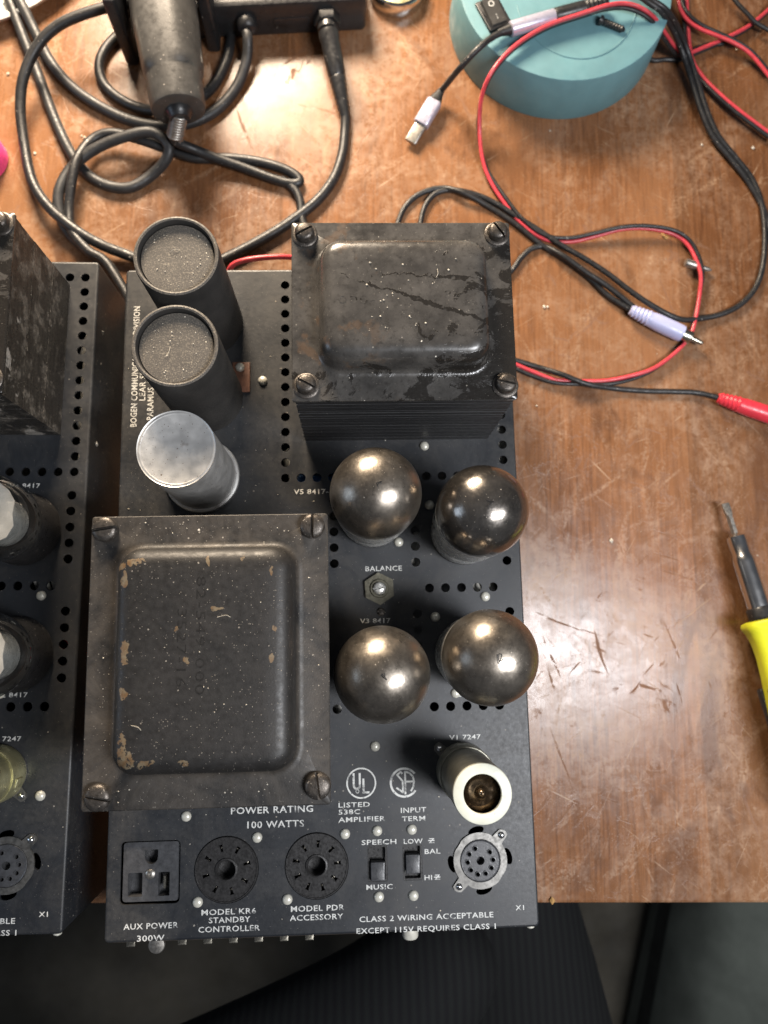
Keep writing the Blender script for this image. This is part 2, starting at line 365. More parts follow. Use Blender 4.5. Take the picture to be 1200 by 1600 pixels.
def wood_mat():
    t = NT('scratched_walnut_veneer')
    wv = t.mapping((.55, .028, .1)); g1 = t.noise(1, 6, .6, .35, wv); g2 = t.noise(1, 4, .6, .2, t.mapping((2.6, .035, .1)))
    big = t.noise(.006, 4, .55, .5, t.mapping((1, .35, 1)))
    c = t.mix(t.ramp(g1, .3, .72), (.105,.040,.015), (.27,.115,.046))
    c = t.mix(t.math('MULTIPLY', t.ramp(g2, .42, .72), .45), c, (.085,.036,.017))
    c = t.mix(t.ramp(big, .40, .62, 0, .55), c, (.30,.15,.072))
    # bands of unlike tone along the grain
    sx = t.n('ShaderNodeSeparateXYZ'); t.link(t.mapping(), sx.inputs[0])
    band = t.math('FLOOR', t.math('MULTIPLY', t.math('ADD', sx.outputs[0], 288.), 1/125.)); wn = t.n('ShaderNodeTexWhiteNoise', noise_dimensions='1D'); t.link(band, wn.inputs['W'])
    hs = t.n('ShaderNodeHueSaturation'); t.link(c, hs.inputs['Color']); t.link(t.ramp(wn.outputs[0], 0, 1, .78, 1.12), hs.inputs['Value']); c = hs.outputs[0]
    # worn, paler finish
    wear = t.math('MULTIPLY', t.ramp(t.noise(.016, 5, .65, .8), .46, .66), t.ramp(t.noise(.2, 5, .7), .38, .62))
    c = t.mix(t.math('MULTIPLY', wear, .50), c, (.42,.28,.185))
    # scratches in several directions
    scr = None
    for k, (rot, sc, th) in enumerate(((.5, .55, .66), (-.75, .5, .66), (1.25, .7, .67), (-.15, .8, .68), (.95, .33, .66), (2.2, .5, .66), (-1.1, .4, .67))):
        wob = t.rotscale(rot, (sc*1.5, .012+.006*(k % 3), .1), (13.7*k, 5.1*k, 0))
        q = t.ramp(t.noise(1, 3.5, .6, .35, wob), th+.02, th+.09)
        q = t.math('MULTIPLY', q, t.ramp(t.noise(.022, 2, .5, 0, t.mapping((1,1,1), (0,0,0), (40*k, 7*k, 0))), .42, .53))
        scr = q if scr is None else t.math('MAXIMUM', scr, q)
    gou = t.math('MULTIPLY', t.ramp(t.noise(.05, 6, .72, 1.2), .60, .63), t.ramp(t.noise(.018, 2), .48, .56))
    for k, rot in enumerate((.75, -.35, 1.9)):
        q = t.math('MULTIPLY', t.ramp(t.noise(1, 3, .6, .3, t.rotscale(rot, (.20, .018, .1), (31*k, 17, 0))), .67, .69), t.ramp(t.noise(.2, 4, .7), .40, .46)); gou = t.math('MAXIMUM', gou, q)
    fine = t.math('MULTIPLY', t.ramp(t.noise(1.0, 3, .6), .62, .70), t.ramp(t.noise(.05, 3), .45, .6))
    haze = None
    for k, rot in enumerate((.9, -.5, .2)):
        q = t.math('MULTIPLY', t.ramp(t.noise(1, 4, .65, .6, t.rotscale(rot, (.10, .022, .1), (9*k, 23*k, 0))), .57, .72), t.ramp(t.noise(.5, 5, .75), .42, .60)); haze = q if haze is None else t.math('MAXIMUM', haze, q)
    c = t.mix(t.math('MULTIPLY', haze, .5), c, (.46,.30,.18))
    stain = t.ramp(t.noise(.02, 4, .6, 1.0, t.mapping((1, .5, 1), (0,0,0), (77, 5, 0))), .56, .66); c = t.mix(t.math('MULTIPLY', stain, .6), c, (.085,.036,.017))
    s_all = t.math('MAXIMUM', t.math('MULTIPLY', scr, .78), t.math('MULTIPLY', fine, .45))
    c = t.mix(s_all, c, (.50,.345,.215)); c = t.mix(t.math('MULTIPLY', gou, .42), c, (.15,.066,.030))
    r_ = t.math('ADD', t.ramp(t.noise(.09, 5, .7), .3, .7, .19, .33), t.math('MULTIPLY', t.math('MAXIMUM', t.math('MAXIMUM', s_all, gou), t.math('MAXIMUM', t.math('MULTIPLY', haze, .8), t.math('MULTIPLY', wear, .4))), .42))
    h = t.math('ADD', t.math('MULTIPLY', g2, .25), t.math('SUBTRACT', t.noise(.05, 3), t.math('MULTIPLY', t.math('MAXIMUM', s_all, gou), .5)))
    t.set(color=c, rough=r_, spec=.5, normal=t.bump(h, .16, .0012))
    return t.m
M['wood'] = wood_mat()

# ------------------------------------------------------------------ the setting: table, floor
TA = math.radians(-1.9)
tb = MB(); tb.box((40, 430, -14), (1500, 1200, 28), bev=2.0)
table = kind(tb.build('tabletop', M['wood'], None, (0, -171.7, 0), (0, 0, TA)), 'structure')
table.data.transform(Matrix.Translation((0, 0.170, 0)))
for x, y in ((-640, 60), (720, 60), (-640, 1100), (720, 1100)):
    MB().box((0, 0, -356), (60, 60, 656), bev=3).build('table_leg', M['wood'], table, (x, y, -.5))
fl = MB(); fl.add([(-3000,-3000,0),(3000,-3000,0),(3000,3000,0),(-3000,3000,0)], [(0,1,2,3)])
kind(fl.build('floor', M['floor'], None, (0, 0, -712.6)), 'structure')

# ------------------------------------------------------------------ amplifier
def vent_holes():
    p = 7.93; H = set()
    for k in range(14): H.add((-17.4, 154.5-p*k)); H.add((93.3, 154.5-p*k))
    for k in range(1, 14): H.add((-17.4+p*k*110.7/111.02, 51.4)); H.add((-17.4+p*k*110.7/111.02, 154.5))
    for x in (6.6, 47.1, 92.8):
        for k in range(5): H.add((x, 7.8+p*k))
    for x in (47.2, 93.0):
        for k in range(5): H.add((x, -17.5-p*k))
    for k in range(5): H.add((53.6+p*k, -5.2)); H.add((54.1+p*k, -62.4))
    for k in range(2): H.add((7.2+p*k, -62.4))
    return sorted(H)
HOLES = vent_holes()
SOCK = [((-44.9, -133.4)), ((-3.2, -133.1))]      # the two big round sockets
SPARE = (73.4, -133.1)                                   # empty miniature socket
TUBE7 = (66.9, -92.2)
AUX = (-79.8, -133.5)
SWI = [(25.2, -133.0), (41.6, -132.9)]
BAL = (28.6, -5.1)
PTC, PTS = (-40.4, -34.8), (93.0, 111.4)
OTC, OTS = (39.1, 110.3), (95.6, 80.8)
V8417 = [(26.0, 31.8), (71.3, 22.4), (71.4, -37.7), (27.0, -43.4)]

def chassis_mesh():
    m = MB(); W_, D_ = 200.0, 326.8
    outer = rrect(W_-2.4, D_-2.4, .8, 3)
    holes = [circ(x, y, 2.25, 18) for x, y in HOLES]
    holes += [circ(*SOCK[0], 14.9, 40), circ(*SOCK[1], 14.9, 40), circ(*SPARE, 9.9, 28)]
    holes += [rrect(27.2, 27.6, 2, 3, *AUX)] + [rrect(9.2, 16.2, .8, 2, *s) for s in SWI]
    for a in (96, 186, 276, 6):
        x = SPARE[0]+13.2*math.cos(math.radians(a)); y = SPARE[1]+13.2*math.sin(math.radians(a))
        e = circ(0, 0, 1, 14); ca, sa = math.cos(math.radians(a+100)), math.sin(math.radians(a+100))
        holes.append([(x+3.9*p[0]*ca-2.0*p[1]*sa, y+3.9*p[0]*sa+2.0*p[1]*ca) for p in e])
    m.plate(outer, holes, TOP-1.2, TOP)
    prof = [(0, .4), (0, TOP-1.2), (.1, TOP-.7), (.35, TOP-.32), (.75, TOP-.07), (1.2, TOP)]
    m.loft([[(p[0], p[1], z) for p in rrect(W_-2*i, D_-2*i, 2.0-i, 3)] for i, z in prof], False, False)
    m.loft([[(p[0], p[1], z) for p in rrect(W_-2*i, D_-2*i, .8, 3)] for i, z in ((1.2, TOP-1.2), (1.2, .4))], False, False)
    m.loft([[(p[0], p[1], .4) for p in rrect(W_-2*i, D_-2*i, 2.0-i, 3)] for i in (1.2, 0)], False, False)
    m.add([(p[0], p[1], 1.4) for p in rrect(W_-2.6, D_-2.6, .8, 3)], [tuple(range(16))])  # added inner bottom sheet so the vent holes look dark
    return m
def lam_stack(w_, d_, h_, n, z0):
    m = MB(); t = h_/n
    for k in range(n):
        a, b = random.uniform(0, .32), random.uniform(0, .32)
        if random.random() < .12: a += .5; b += .4
        m.box((random.uniform(-.1,.1), 0, z0+t*(k+.5)), (w_-a*2, d_-b*2, t*.94))
    return m
def bell(w_, d_, z0, flange_w, flange_d, h_, rc):
    m = MB(); rings = []
    fl_ = [(0, -1.6), (0, -.35), (.35, 0)]
    outl = [[(p[0], p[1], z0+z) for p in rrect(flange_w-2*i, flange_d-2*i, 1.2, 8)] for i, z in fl_]
    prof = [(-3.0, 0), (-1.6, .25), (-.6, 1.0), (-.1, 2.2), (.1, 4.0), (.4, h_-6.0), (1.0, h_-4.0), (2.0, h_-2.4), (3.4, h_-1.1), (5.0, h_-.35), (7.0, h_), (12, h_+.15)]
    rings = outl + [[(p[0], p[1], z0+z) for p in rrect(w_-2*i, d_-2*i, max(rc-i*.8, 1.5), 8)] for i, z in prof]
    m.loft(rings)
    return m
def screw_mesh(r=4.7, washer=0, hgt=3.4, slot=1.1):
    m = MB()
    if washer: m.lathe([(washer, 0), (washer, .7), (washer-.5, 1.1), (r, 1.1)], 28)
    z = 1.1 if washer else 0
    m.lathe([(r, z), (r, z+hgt*.5)], 28)
    for sg in (1, -1):
        rings = []
        for k, (sc, dz) in enumerate(((1, hgt*.5), (.985, hgt*.75), (.86, hgt*.95), (.62, hgt*1.08))):
            R_ = r*sc; a0 = math.asin(min(.99, slot*.5/R_)); n = 10
            rings.append([(R_*math.cos(a0+(math.pi-2*a0)*i/n), sg*R_*math.sin(a0+(math.pi-2*a0)*i/n), z+dz) for i in range(n+1)])
        if sg < 0: rings = [list(reversed(r_)) for r_ in rings]
        m.loft(rings)
    return m
def text_mesh(txt, width, cap, weight=.0, extr=.03):
    cu = bpy.data.curves.new('txt_tmp', 'FONT'); cu.body = txt; cu.size = 10; cu.extrude = 0; cu.offset = weight; cu.align_x = 'LEFT'; cu.resolution_u = 2
    cu.space_character = 1.08
    ob = bpy.data.objects.new('txt_tmp', cu); col.objects.link(ob); bpy.context.view_layer.update()
    me = bpy.data.meshes.new_from_object(ob.evaluated_get(bpy.context.evaluated_depsgraph_get()))
    xs = [v.co.x for v in me.vertices]; ys = [v.co.y for v in me.vertices]
    x0, x1, y0, y1 = min(xs), max(xs), min(ys), max(ys)
    for c_ in txt:
        pass
    y0 = 0.0; y1 = 8.0 if cap else y1
    m = MB(); sx = width/(x1-x0) if width else cap/8.0; sy = cap/8.0
    m.add([((v.co.x-(x0+x1)/2)*sx, (v.co.y-3.55)*sy, 0) for v in me.vertices], [tuple(p.vertices) for p in me.polygons])
    bpy.data.objects.remove(ob); bpy.data.curves.remove(cu); bpy.data.meshes.remove(me)
    return m

amp = empty('amplifier', (0, 0, 0))
tag(amp, 'black tube power amplifier with two black transformers and four smoky topped tubes, in the middle', 'amplifier', 'black tube amplifiers')
chassis = chassis_mesh().build('chassis', M['chassis'], amp)

# power transformer (front left) and output transformer (back right)
ptr = lam_stack(PTS[0]-5.0, PTS[1]-3.0, 74.0, 40, TOP+.2).build('power_transformer', M['lam'], amp, (*PTC, 0))
bell(67.5, 84.5, TOP+76.4, *PTS, 13.0, 9).build('end_bell', M['pt'], ptr)
scr1 = screw_mesh(5.0, 0, 3.6, 1.2).mesh('screw', M['screw'])
for (x, y), a in zip([(-40.8, 50.4), (40.4, 50.4), (41.8, -48.5), (-39.9, -50.3)], (.15, 1.55, 1.7, -.2)):
    place('screw', scr1, ptr, (x, y, TOP+76.3), (0, 0, a))
for k, (txt, px_) in enumerate((('82-549-000', [-0.7, 8.6]), ('3527-16', [-7.6, 4.1]))):
    text_mesh(txt, (43.5, 28.5)[k], 4.0, -.05).build('stamped_number', M['stamp'], ptr, (px_[0], px_[1], TOP+76.4+13.17), (0, 0, -math.pi/2))
otr = lam_stack(93.2, 80.2, 66.6, 36, TOP+.2).build('output_transformer', M['lam'], amp, (*OTC, 0))
bell(71.5, 55.0, TOP+68.8, *OTS, 14.0, 9.5).build('end_bell', M['opt'], otr)
scr2 = screw_mesh(4.2, 5.6, 3.6, 1.0).mesh('screw', M['screw'])
for (x, y), a in zip([(-41.9, 34.3), (42.2, 34.8), (-41.7, -33.9), (42.6, -34.4)], (.5, 2.2, -.5, -.25)):
    place('screw', scr2, otr, (x, y, TOP+68.7), (0, 0, a))
for txt, x, y, wd in (('000-', -20, -1.5, 15), ('82', 19.5, .5, 6.5), ('L', -13, 8, 1.6), ('82', 12, 8.5, 6)):
    text_mesh(txt, wd, 4.2, -.1).build('stamped_number', M['opt'], otr, (x, y, TOP+68.8+14.18))

# capacitors along the left rear
CAPS = [(-57.6, 134.2), (-57.2, 93.9)]
for x, y in CAPS:
    m = MB(); m.lathe([(18.3, TOP+.05), (18.3, TOP+70.2), (18.0, TOP+71.0), (17.2, TOP+71.3), (16.5, TOP+71.0), (16.2, TOP+70.2), (16.1, TOP+67.6)], 56, cap1=False)
    c_ = m.build('capacitor_sleeve', M['card'], amp, (x, y, 0))
    MB().lathe([(16.2, TOP+67.2), (15.6, TOP+68.1), (13, TOP+68.2), (5, TOP+68.0), (.5, TOP+67.95)], 48).build('end_disc', M['card'], c_)
m = MB(); m.lathe([(17.0, TOP+.05), (17.0, TOP+56.6), (16.85, TOP+58.0), (16.4, TOP+57.75), (15.7, TOP+57.9), (15.4, TOP+57.75), (15.1, TOP+57.65), (4, TOP+57.65), (.3, TOP+57.65)], 56)
c_ = m.build('capacitor_can', M['alu'], amp, (-58.8, 52.8, 0))
MB().lathe([(18.6, TOP+.05), (18.8, TOP+1.2), (18.5, TOP+2.4), (17.7, TOP+2.9), (17.05, TOP+2.9)], 56, cap1=False).build('base_ring', M['alu'], c_)
MB().box((0, 0, .5), (9, 16, 1), bev=.3).build('fibre_strip', M['brown'], amp, (*(-39.8, 104.2), TOP+.02))

# rivets
riv = MB().lathe([(2.35, 0), (2.35, .35), (2.15, .95), (1.65, 1.45), (.9, 1.75), (.2, 1.85)], 18).mesh('rivet', M['rivet'])
for x, y in [(-28.9, 102.4), (-40.4, 109.3), (-63.8, -109.3), (-30.8, -119.7), (-57.9, -147.1), (-16.8, -147.3), (25.1, -80.1), (10.2, -119.4), (25.3, -118.5), (41.6, -118.4), (25.5, -147.6), (41.6, -147.6), (53.1, 67.0), (38.8, 18.0), (54.8, 36.5), (81.1, -9.9), (55.9, -19.4), (64.7, -56.2)]:
    place('rivet', riv, amp, (x, y, TOP+(.02 if (x, y) != (-40.4, 109.3) else 1.0)))

# balance control
m = MB(); m.loft([[(p[0], p[1], z) for p in circ(0, 0, r_, 6, math.pi/2)] for r_, z in ((7.7, 0), (7.7, 2.0), (8.0, 2.4))])
b_ = m.build('balance_control', M['hexnut'], amp, (*BAL, TOP+.02), (0, 0, .05))
m = MB(); m.lathe([(4.6, 2.3), (4.6, 3.2), (4.3, 3.5), (3.4, 3.5)], 24, cap1=False); m.build('bushing', M['hexnut'], b_)
m = screw_mesh(3.1, 0, 3.0, .8); m.build('slotted_shaft', M['bolt'], b_, (0, 0, 2.6), (0, 0, .12))
sm = screw_mesh(2.0, 0, 1.2, .7).build('locating_screw', M['screw'], amp, (*(29.3, -16.4), TOP+.02))

# round sockets: bakelite disc with keyhole contacts
def round_socket(npin, loc, rot):
    keys = []
    for k in range(npin):
        a = rot+2*math.pi*k/npin; c_, s_ = math.cos(a), math.sin(a)
        pts = [(8.1, -.55), (10.4, -.6), (11.3, -1.0), (11.3, 1.0), (10.4, .6), (8.1, .55)]
        keys.append([(x*c_-y*s_, x*s_+y*c_) for x, y in pts])
    m = MB(); m.plate(circ(0, 0, 13.9, 48), keys+[circ(0, 0, 4.1, 28)], -7, .3)
    m.lathe([(14.7, -6), (14.7, .1), (14.4, .75), (13.95, .75), (13.9, .2)], 48, cap0=False, cap1=False)
    m.lathe([(5.2, .2), (5.1, 1.0), (4.4, 1.1), (4.1, .6)], 32, cap0=False, cap1=False)
    m.lathe([(14.6, -7.2), (14.6, -7.0)], 32)
    o = m.build('round_socket', M['bakelite'], amp, (*loc, TOP))
    for k in range(npin):
        a = rot+2*math.pi*k/npin
        MB().box((9.6*math.cos(a), 9.6*math.sin(a), -2.6), (.9, .9, 1.6), bev=.2).build('contact', M['contact'], o)
round_socket(8, SOCK[0], .25); round_socket(9, SOCK[1], .1)

# mains outlet
m = MB(); uh = [(-3, 9.6), (3, 9.6), (3, 6.2)]+[(3*math.cos(a), 6.2+3*math.sin(a)) for a in [-math.pi*k/8 for k in range(1, 8)]]+[(-3, 6.2)]
m.plate(rrect(25.6, 26.0, 1.4, 3), [uh, rrect(6.6, 10.4, .5, 2, -7.2, -5.6), rrect(5.2, 10.4, .5, 2, 6.0, -5.6)], -8, -1.4)
m.box((0, 0, -8.5), (25, 25, .8))
o_ = m.build('mains_outlet', M['bakelite_grey'], amp, (*AUX, TOP))
MB().box((6.2, -5, -4.2), (1.0, 5.4, 4.5)).build('contact', M['contact'], o_)
MB().lathe([(2.2, -1.4), (2.2, -.8), (1.6, -.35), (.8, -.25), (.6, -.7)], 20).build('eyelet', M['nickel'], o_, (-0.3, -1.1, 0))

# slide switches
for (x, y), dy, lab in ((SWI[0], -3.4, 'speech'), (SWI[1], -.4, 'input')):
    m = MB(); m.plate(rrect(9.1, 16.1, .8, 2), [rrect(7.4, 14.4, .4, 2)], -3.2, -.15); m.box((0, 0, -3.4), (9, 16, .5))
    s_ = m.build('slide_switch', M['bakelite'], amp, (x, y, TOP))
    MB().box((0, dy*.9, -.2), (6.6, 8.4, 5.2), bev=.5).build('slider', M['bakelite_grey'], s_)

# empty miniature socket: tin plate with two ears, bakelite insert
def ear_ring(m, ang, r_out=12.6, z0=0, z1=.9, r_in=9.6, er=2.9, ed=15.2):
    pts = []
    n = 72
    for k in range(n):
        a = 2*math.pi*k/n; r_ = r_out
        for e in (ang, ang+math.pi):
            d = (a-e+math.pi) % (2*math.pi)-math.pi
            if abs(d) < .34:
                s_ = abs(math.sin(d)*ed)
                if s_ < er: r_ = max(r_, ed*math.cos(d)+math.sqrt(er*er-s_*s_))
        r_ -= .45*max(0, math.cos(4*(a-ang)-.5))**4
        pts.append((r_*math.cos(a), r_*math.sin(a)))
    m.plate(pts, [circ(0, 0, r_in, 36)], z0, z1); return m
m = ear_ring(MB(), math.radians(47)); s_ = m.build('miniature_socket', M['socketring'], amp, (*SPARE, TOP+.05))
ins = MB(); pins = [circ(6.0*math.cos(math.radians(112+36*k)), 6.0*math.sin(math.radians(112+36*k)), .95, 10) for k in range(9)]
ins.plate(circ(0, 0, 9.1, 40), pins+[circ(0, 0, 1.9, 18)], -4, 1.1); ins.lathe([(9.4, -4), (9.4, .9), (9.1, 1.25), (8.7, 1.1)], 40, cap0=False, cap1=False); ins.lathe([(9, -4.3), (9, -4.0)], 30)
ii = ins.build('insert', M['bakelite_grey'], s_)
cr = MB()
for k in range(9):
    a = math.radians(112+36*k); cr.lathe([(1.35, 1.05), (1.3, 1.5), (1.0, 1.55), (.95, 1.0)], 10, c=(6*math.cos(a), 6*math.sin(a), 0), cap0=False, cap1=False)
cr.build('pin_collars', M['bakelite_grey'], s_)
sr = MB().lathe([(1.6, 0), (1.5, .5), (1.0, 1.0), (.2, 1.2)], 16).mesh('rivet', M['steel'])
for e in (47, 227): place('rivet', sr, s_, (15.2*math.cos(math.radians(e)), 15.2*math.sin(math.radians(e)), .9))
m = ear_ring(MB(), math.radians(137), r_out=12.9, r_in=9.8); s7 = m.build('miniature_socket', M['socketring'], amp, (*TUBE7, TOP+.05))
for e in (137, 317): place('rivet', sr, s7, (15.2*math.cos(math.radians(e)), 15.2*math.sin(math.radians(e)), .9))
# octal sockets under the big tubes
for x, y in V8417:
    m = MB(); m.lathe([(16.4, .05), (16.4, 1.4), (15.6, 2.0), (2, 2.0)], 40); m.build('tube_socket', M['bakelite'], amp, (x, y, TOP))

# terminal strip on the front apron
y1 = -163.4
m = MB(); m.box((0, 0, 0), (117, 6.0, 2.0), bev=.4)
ts = m.build('terminal_strip', M['strip'], amp, (-42.5, y1-2.9, 50))
for k in range(8):
    x = -50+12.1*k
    MB().box((0, 0, 0), (4.0, 2.6, 1.0), bev=.2).build('solder_lug', M['contact'], ts, (x, -3.8, .4))
MB().lathe([(3.9, 0), (4.1, .8), (3.7, 1.8), (2.2, 2.2), (.5, 2.3)], 24).build('terminal_screw', M['nickel'], ts, (-38, -4.9, -1.2))
MB().lathe([(3.6, 0), (3.8, 1), (3.8, 6), (3.2, 7), (.5, 7.2)], 16).build('nylon_screw', M['rivet'], amp, (40.5, y1-.2, 55), (math.pi/2, 0, 0))
for x in (76, 88): MB().lathe([(3.0, 0), (2.8, 1.4), (.4, 2.2)], 16).build('apron_rivet', M['rivet'], amp, (x, y1-.1, 58), (math.pi/2, 0, 0))
MB().lathe([(2.0, 0), (1.9, 1.0), (.4, 1.8)], 14).build('apron_rivet', M['rivet'], amp, (96.5, y1-.1, 64), (math.pi/2, 0, 0))
# parts seen through the vent holes
m = MB(); m.lathe([(5, -15), (5.3, -14), (5.3, 14), (5, 15)], 20); m.build('film_capacitor', M['bluecap'], amp, (1.5, 51, 55), (0, math.pi/2, 0))
for x, y, r_ in ((-17, 59, 3), (48, 7, 3.4), (47, 15, 3.2), (93, 74, 3.5), (93, 67, 3), (7, -63, 3.4), (76, -6, 3.4), (84, -6, 3.2), (93, 122, 4), (93, 106, 4), (93, 90, 4)):
    m = MB(); m.lathe([(r_*.7, -9), (r_, -8), (r_, 8), (r_*.7, 9)], 14); m.build('resistor', M['white'], amp, (x+1.5, y+.5, 57), (math.pi/2, 0, random.uniform(-.4, .4)))
for pts in ([(-30, 84, 56), (-15, 81, 58), (0, 88, 55)], [(88, -36, 55), (93, -40, 58), (96, -47, 54)], [(88, -30, 56), (94, -33, 59), (99, -38, 54)]):
    MB().tube(spline(pts), 1.3).build('hookup_wire', M['red'], amp)

# lettering
def letter(txt, a, b, cap, parent=amp, weight=.10, rot=0):
    cx, cy = (a[0]+b[0])/2, (a[1]+b[1])/2
    return text_mesh(txt, math.hypot(b[0]-a[0], b[1]-a[1]), cap, weight).build('lettering', M['print'], parent, (cx, cy, TOP+.06), (0, 0, rot))
for txt, a, b, cap in (
    ('POWER RATING', (-43.1, -107.5), (-4.7, -107.5), 3.45),
    ('100 WATTS', (-35.4, -114.0), (-9.0, -114.0), 3.45),
    ('AUX POWER', (-91.3, -156.55), (-66.6, -156.55), 2.87),
    ('300W', (-85.1, -161.75), (-72.7, -161.75), 2.87),
    ('MODEL KR6', (-56.1, -151.65), (-31.2, -151.65), 2.76),
    ('STANDBY', (-52.7, -155.15), (-33.8, -155.15), 2.75),
    ('CONTROLLER', (-57.4, -159.0), (-29.4, -159.0), 2.75),
    ('MODEL PDR', (-15.2, -151.55), (9.4, -151.55), 2.78),
    ('ACCESSORY', (-15.7, -155.45), (8.8, -155.45), 2.76),
    ('LISTED', (7.3, -106.45), (22.1, -106.45), 2.46),
    ('538C', (7.3, -109.6), (17.5, -109.6), 2.46),
    ('AMPLIFIER', (7.2, -113.05), (29.2, -113.05), 2.54),
    ('INPUT', (36.7, -109.65), (48.7, -109.65), 2.62),
    ('TERM', (37.1, -113.5), (48.1, -113.5), 2.46),
    ('SPEECH', (17.9, -123.5), (34.2, -123.5), 2.51),
    ('LOW', (37.7, -123.65), (46.6, -123.65), 2.43),
    ('Z', (49.5, -123.65), (52.2, -123.65), 2.44),
    ('BAL', (47.4, -128.4), (54.8, -128.4), 2.51),
    ('HI', (47.0, -139.95), (50.5, -139.95), 2.49),
    ('Z', (51.7, -139.9), (54.3, -139.9), 2.49),
    ('MUSIC', (19.8, -143.3), (32.0, -143.3), 2.47),
    ('CLASS 2 WIRING ACCEPTABLE', (16.3, -157.1), (78.6, -157.1), 2.72),
    ('EXCEPT 115V REQUIRES CLASS 1', (14.9, -162.1), (79.5, -162.1), 2.64),
    ('X1', (89.1, -154.55), (93.1, -154.55), 2.46),
    ('V5 8417-', (-13.2, 44.3), (4.1, 44.3), 2.78),
    ('BALANCE', (22.0, 5.0), (40.1, 5.0), 2.8),
    ('V3 8417', (18.9, -20.6), (33.8, -20.6), 2.58),
    ('V1 7247', (60.8, -76.95), (76.0, -76.95), 2.47),
    ('V4 8417', (62.1, 44.4), (77.1, 44.4), 2.5),
    ('V2 8417', (62.6, -56.8), (77.6, -56.8), 2.5),
    ): letter(txt, a, b, cap)
for txt, a, b, cap in (
    ('BOGEN COMMUNICATIONS DIVISION', (-93.8, 78.8), (-93.8, 143.0), 3.57),
    ('LEAR SIEGLER, INC.', (-89.85, 92.5), (-89.85, 131.4), 3.55),
    ('PARAMUS, NEW JERSEY', (-85.65, 82.3), (-85.65, 123.8), 3.55),
    ): letter(txt, a, b, cap, rot=math.pi/2)
for cx, cy, s_ in ((50.7, -123.6, 1), (52.9, -139.9, 1)):
    m = MB(); m.box((0, 0, 0), (3.0, .45, .02)); m.build('lettering', M['print'], amp, (cx, cy, TOP+.08))
def ring(r0, r1, a0, a1, n=48):
    m = MB(); vs = []
    for k in range(n+1):
        a = a0+(a1-a0)*k/n; vs += [(r0*math.cos(a), r0*math.sin(a), 0), (r1*math.cos(a), r1*math.sin(a), 0)]
    return m.add(vs, [(2*k, 2*k+1, 2*k+3, 2*k+2) for k in range(n)])
def stroke(m, pts, w_):
    for p, q in zip(pts, pts[1:]):
        d = Vector((q[0]-p[0], q[1]-p[1])); L = d.length; d.normalize(); nx, ny = -d.y*w_/2, d.x*w_/2; e = .25*w_
        m.add([(p[0]-d.x*e-nx, p[1]-d.y*e-ny, 0), (q[0]+d.x*e-nx, q[1]+d.y*e-ny, 0), (q[0]+d.x*e+nx, q[1]+d.y*e+ny, 0), (p[0]-d.x*e+nx, p[1]-d.y*e+ny, 0)], [(0,1,2,3)])
UC = (18.2, -96.8); CC = (38.6, -97.1)
m = ring(6.4, 7.1, 0, 2*math.pi)
uu = [(-3.6, 4.4), (-3.6, -.6)]+[(-2.15+1.45*math.cos(a), -.9+1.6*math.sin(a)) for a in [math.pi+math.pi*k/8 for k in range(9)]]+[(-.7, 4.4)]
stroke(m, uu, .95); stroke(m, [(1.0, 1.8), (1.0, -4.3), (3.6, -4.3)], .95)
for k in range(1): 
    r2 = ring(.62, .85, 0, 2*math.pi, 16); m.add([(v[0]-1.9, v[1]-3.7, 0) for v in r2.v], r2.f)
m.build('certification_mark', M['print'], amp, (*UC, TOP+.06))
m = ring(5.9, 6.9, math.radians(38), math.radians(325))
stroke(m, [(-.9, 4.2), (-1.6, 4.9), (-3.3, 3.6), (-.7, .6), (-.7, -4.4), (-3.6, -2.4)], .85)
stroke(m, [(.5, 5.0), (.5, -5.2)], .85); stroke(m, [(.5, 5.0), (2.6, 4.3), (4.2, 2.6), (4.7, .3), (4.3, -2.0), (3.2, -3.8)], .85); stroke(m, [(.5, .4), (4.5, .4)], .85)
m.build('certification_mark', M['print'], amp, (*CC, TOP+.06))

m = MB()
for k in range(9): m.box((0, 0, TOP+.2+66.6*(k+.5)/9), (93.2-random.uniform(0, .5), 80.2-random.uniform(0, .4), 66.6/9*.995))
grimy = m.mesh('output_transformer', M['lam_grime'])
# second amplifier, cut by the left edge
amp2 = copy_tree(amp)
amp2.location = (-.2163, .0060, 0); amp2.rotation_euler = (0, 0, math.radians(-.87))
tag(amp2, 'black tube power amplifier cut off by the left edge of the picture', 'amplifier', 'black tube amplifiers')
for ch in amp2.children:
    if ch.name.startswith('output_transformer'):
        ch.data = grimy
place('rivet', riv, amp2, (86.5, -102.8, TOP+.02))
MB().tube(spline([(-51.6, 171.9, 44), (-47.5, 175.0, 50), (-39.9, 176.9, 52), (-27.7, 178.4, 52), (-15.6, 179.4, 50), (-7.1, 179.5, 44)]), 1.5).build('hookup_wire', M['red'], amp)
A2 = Matrix.Translation((-216.3, 6.0, 0)) @ Matrix.Rotation(math.radians(-.87), 4, 'Z')

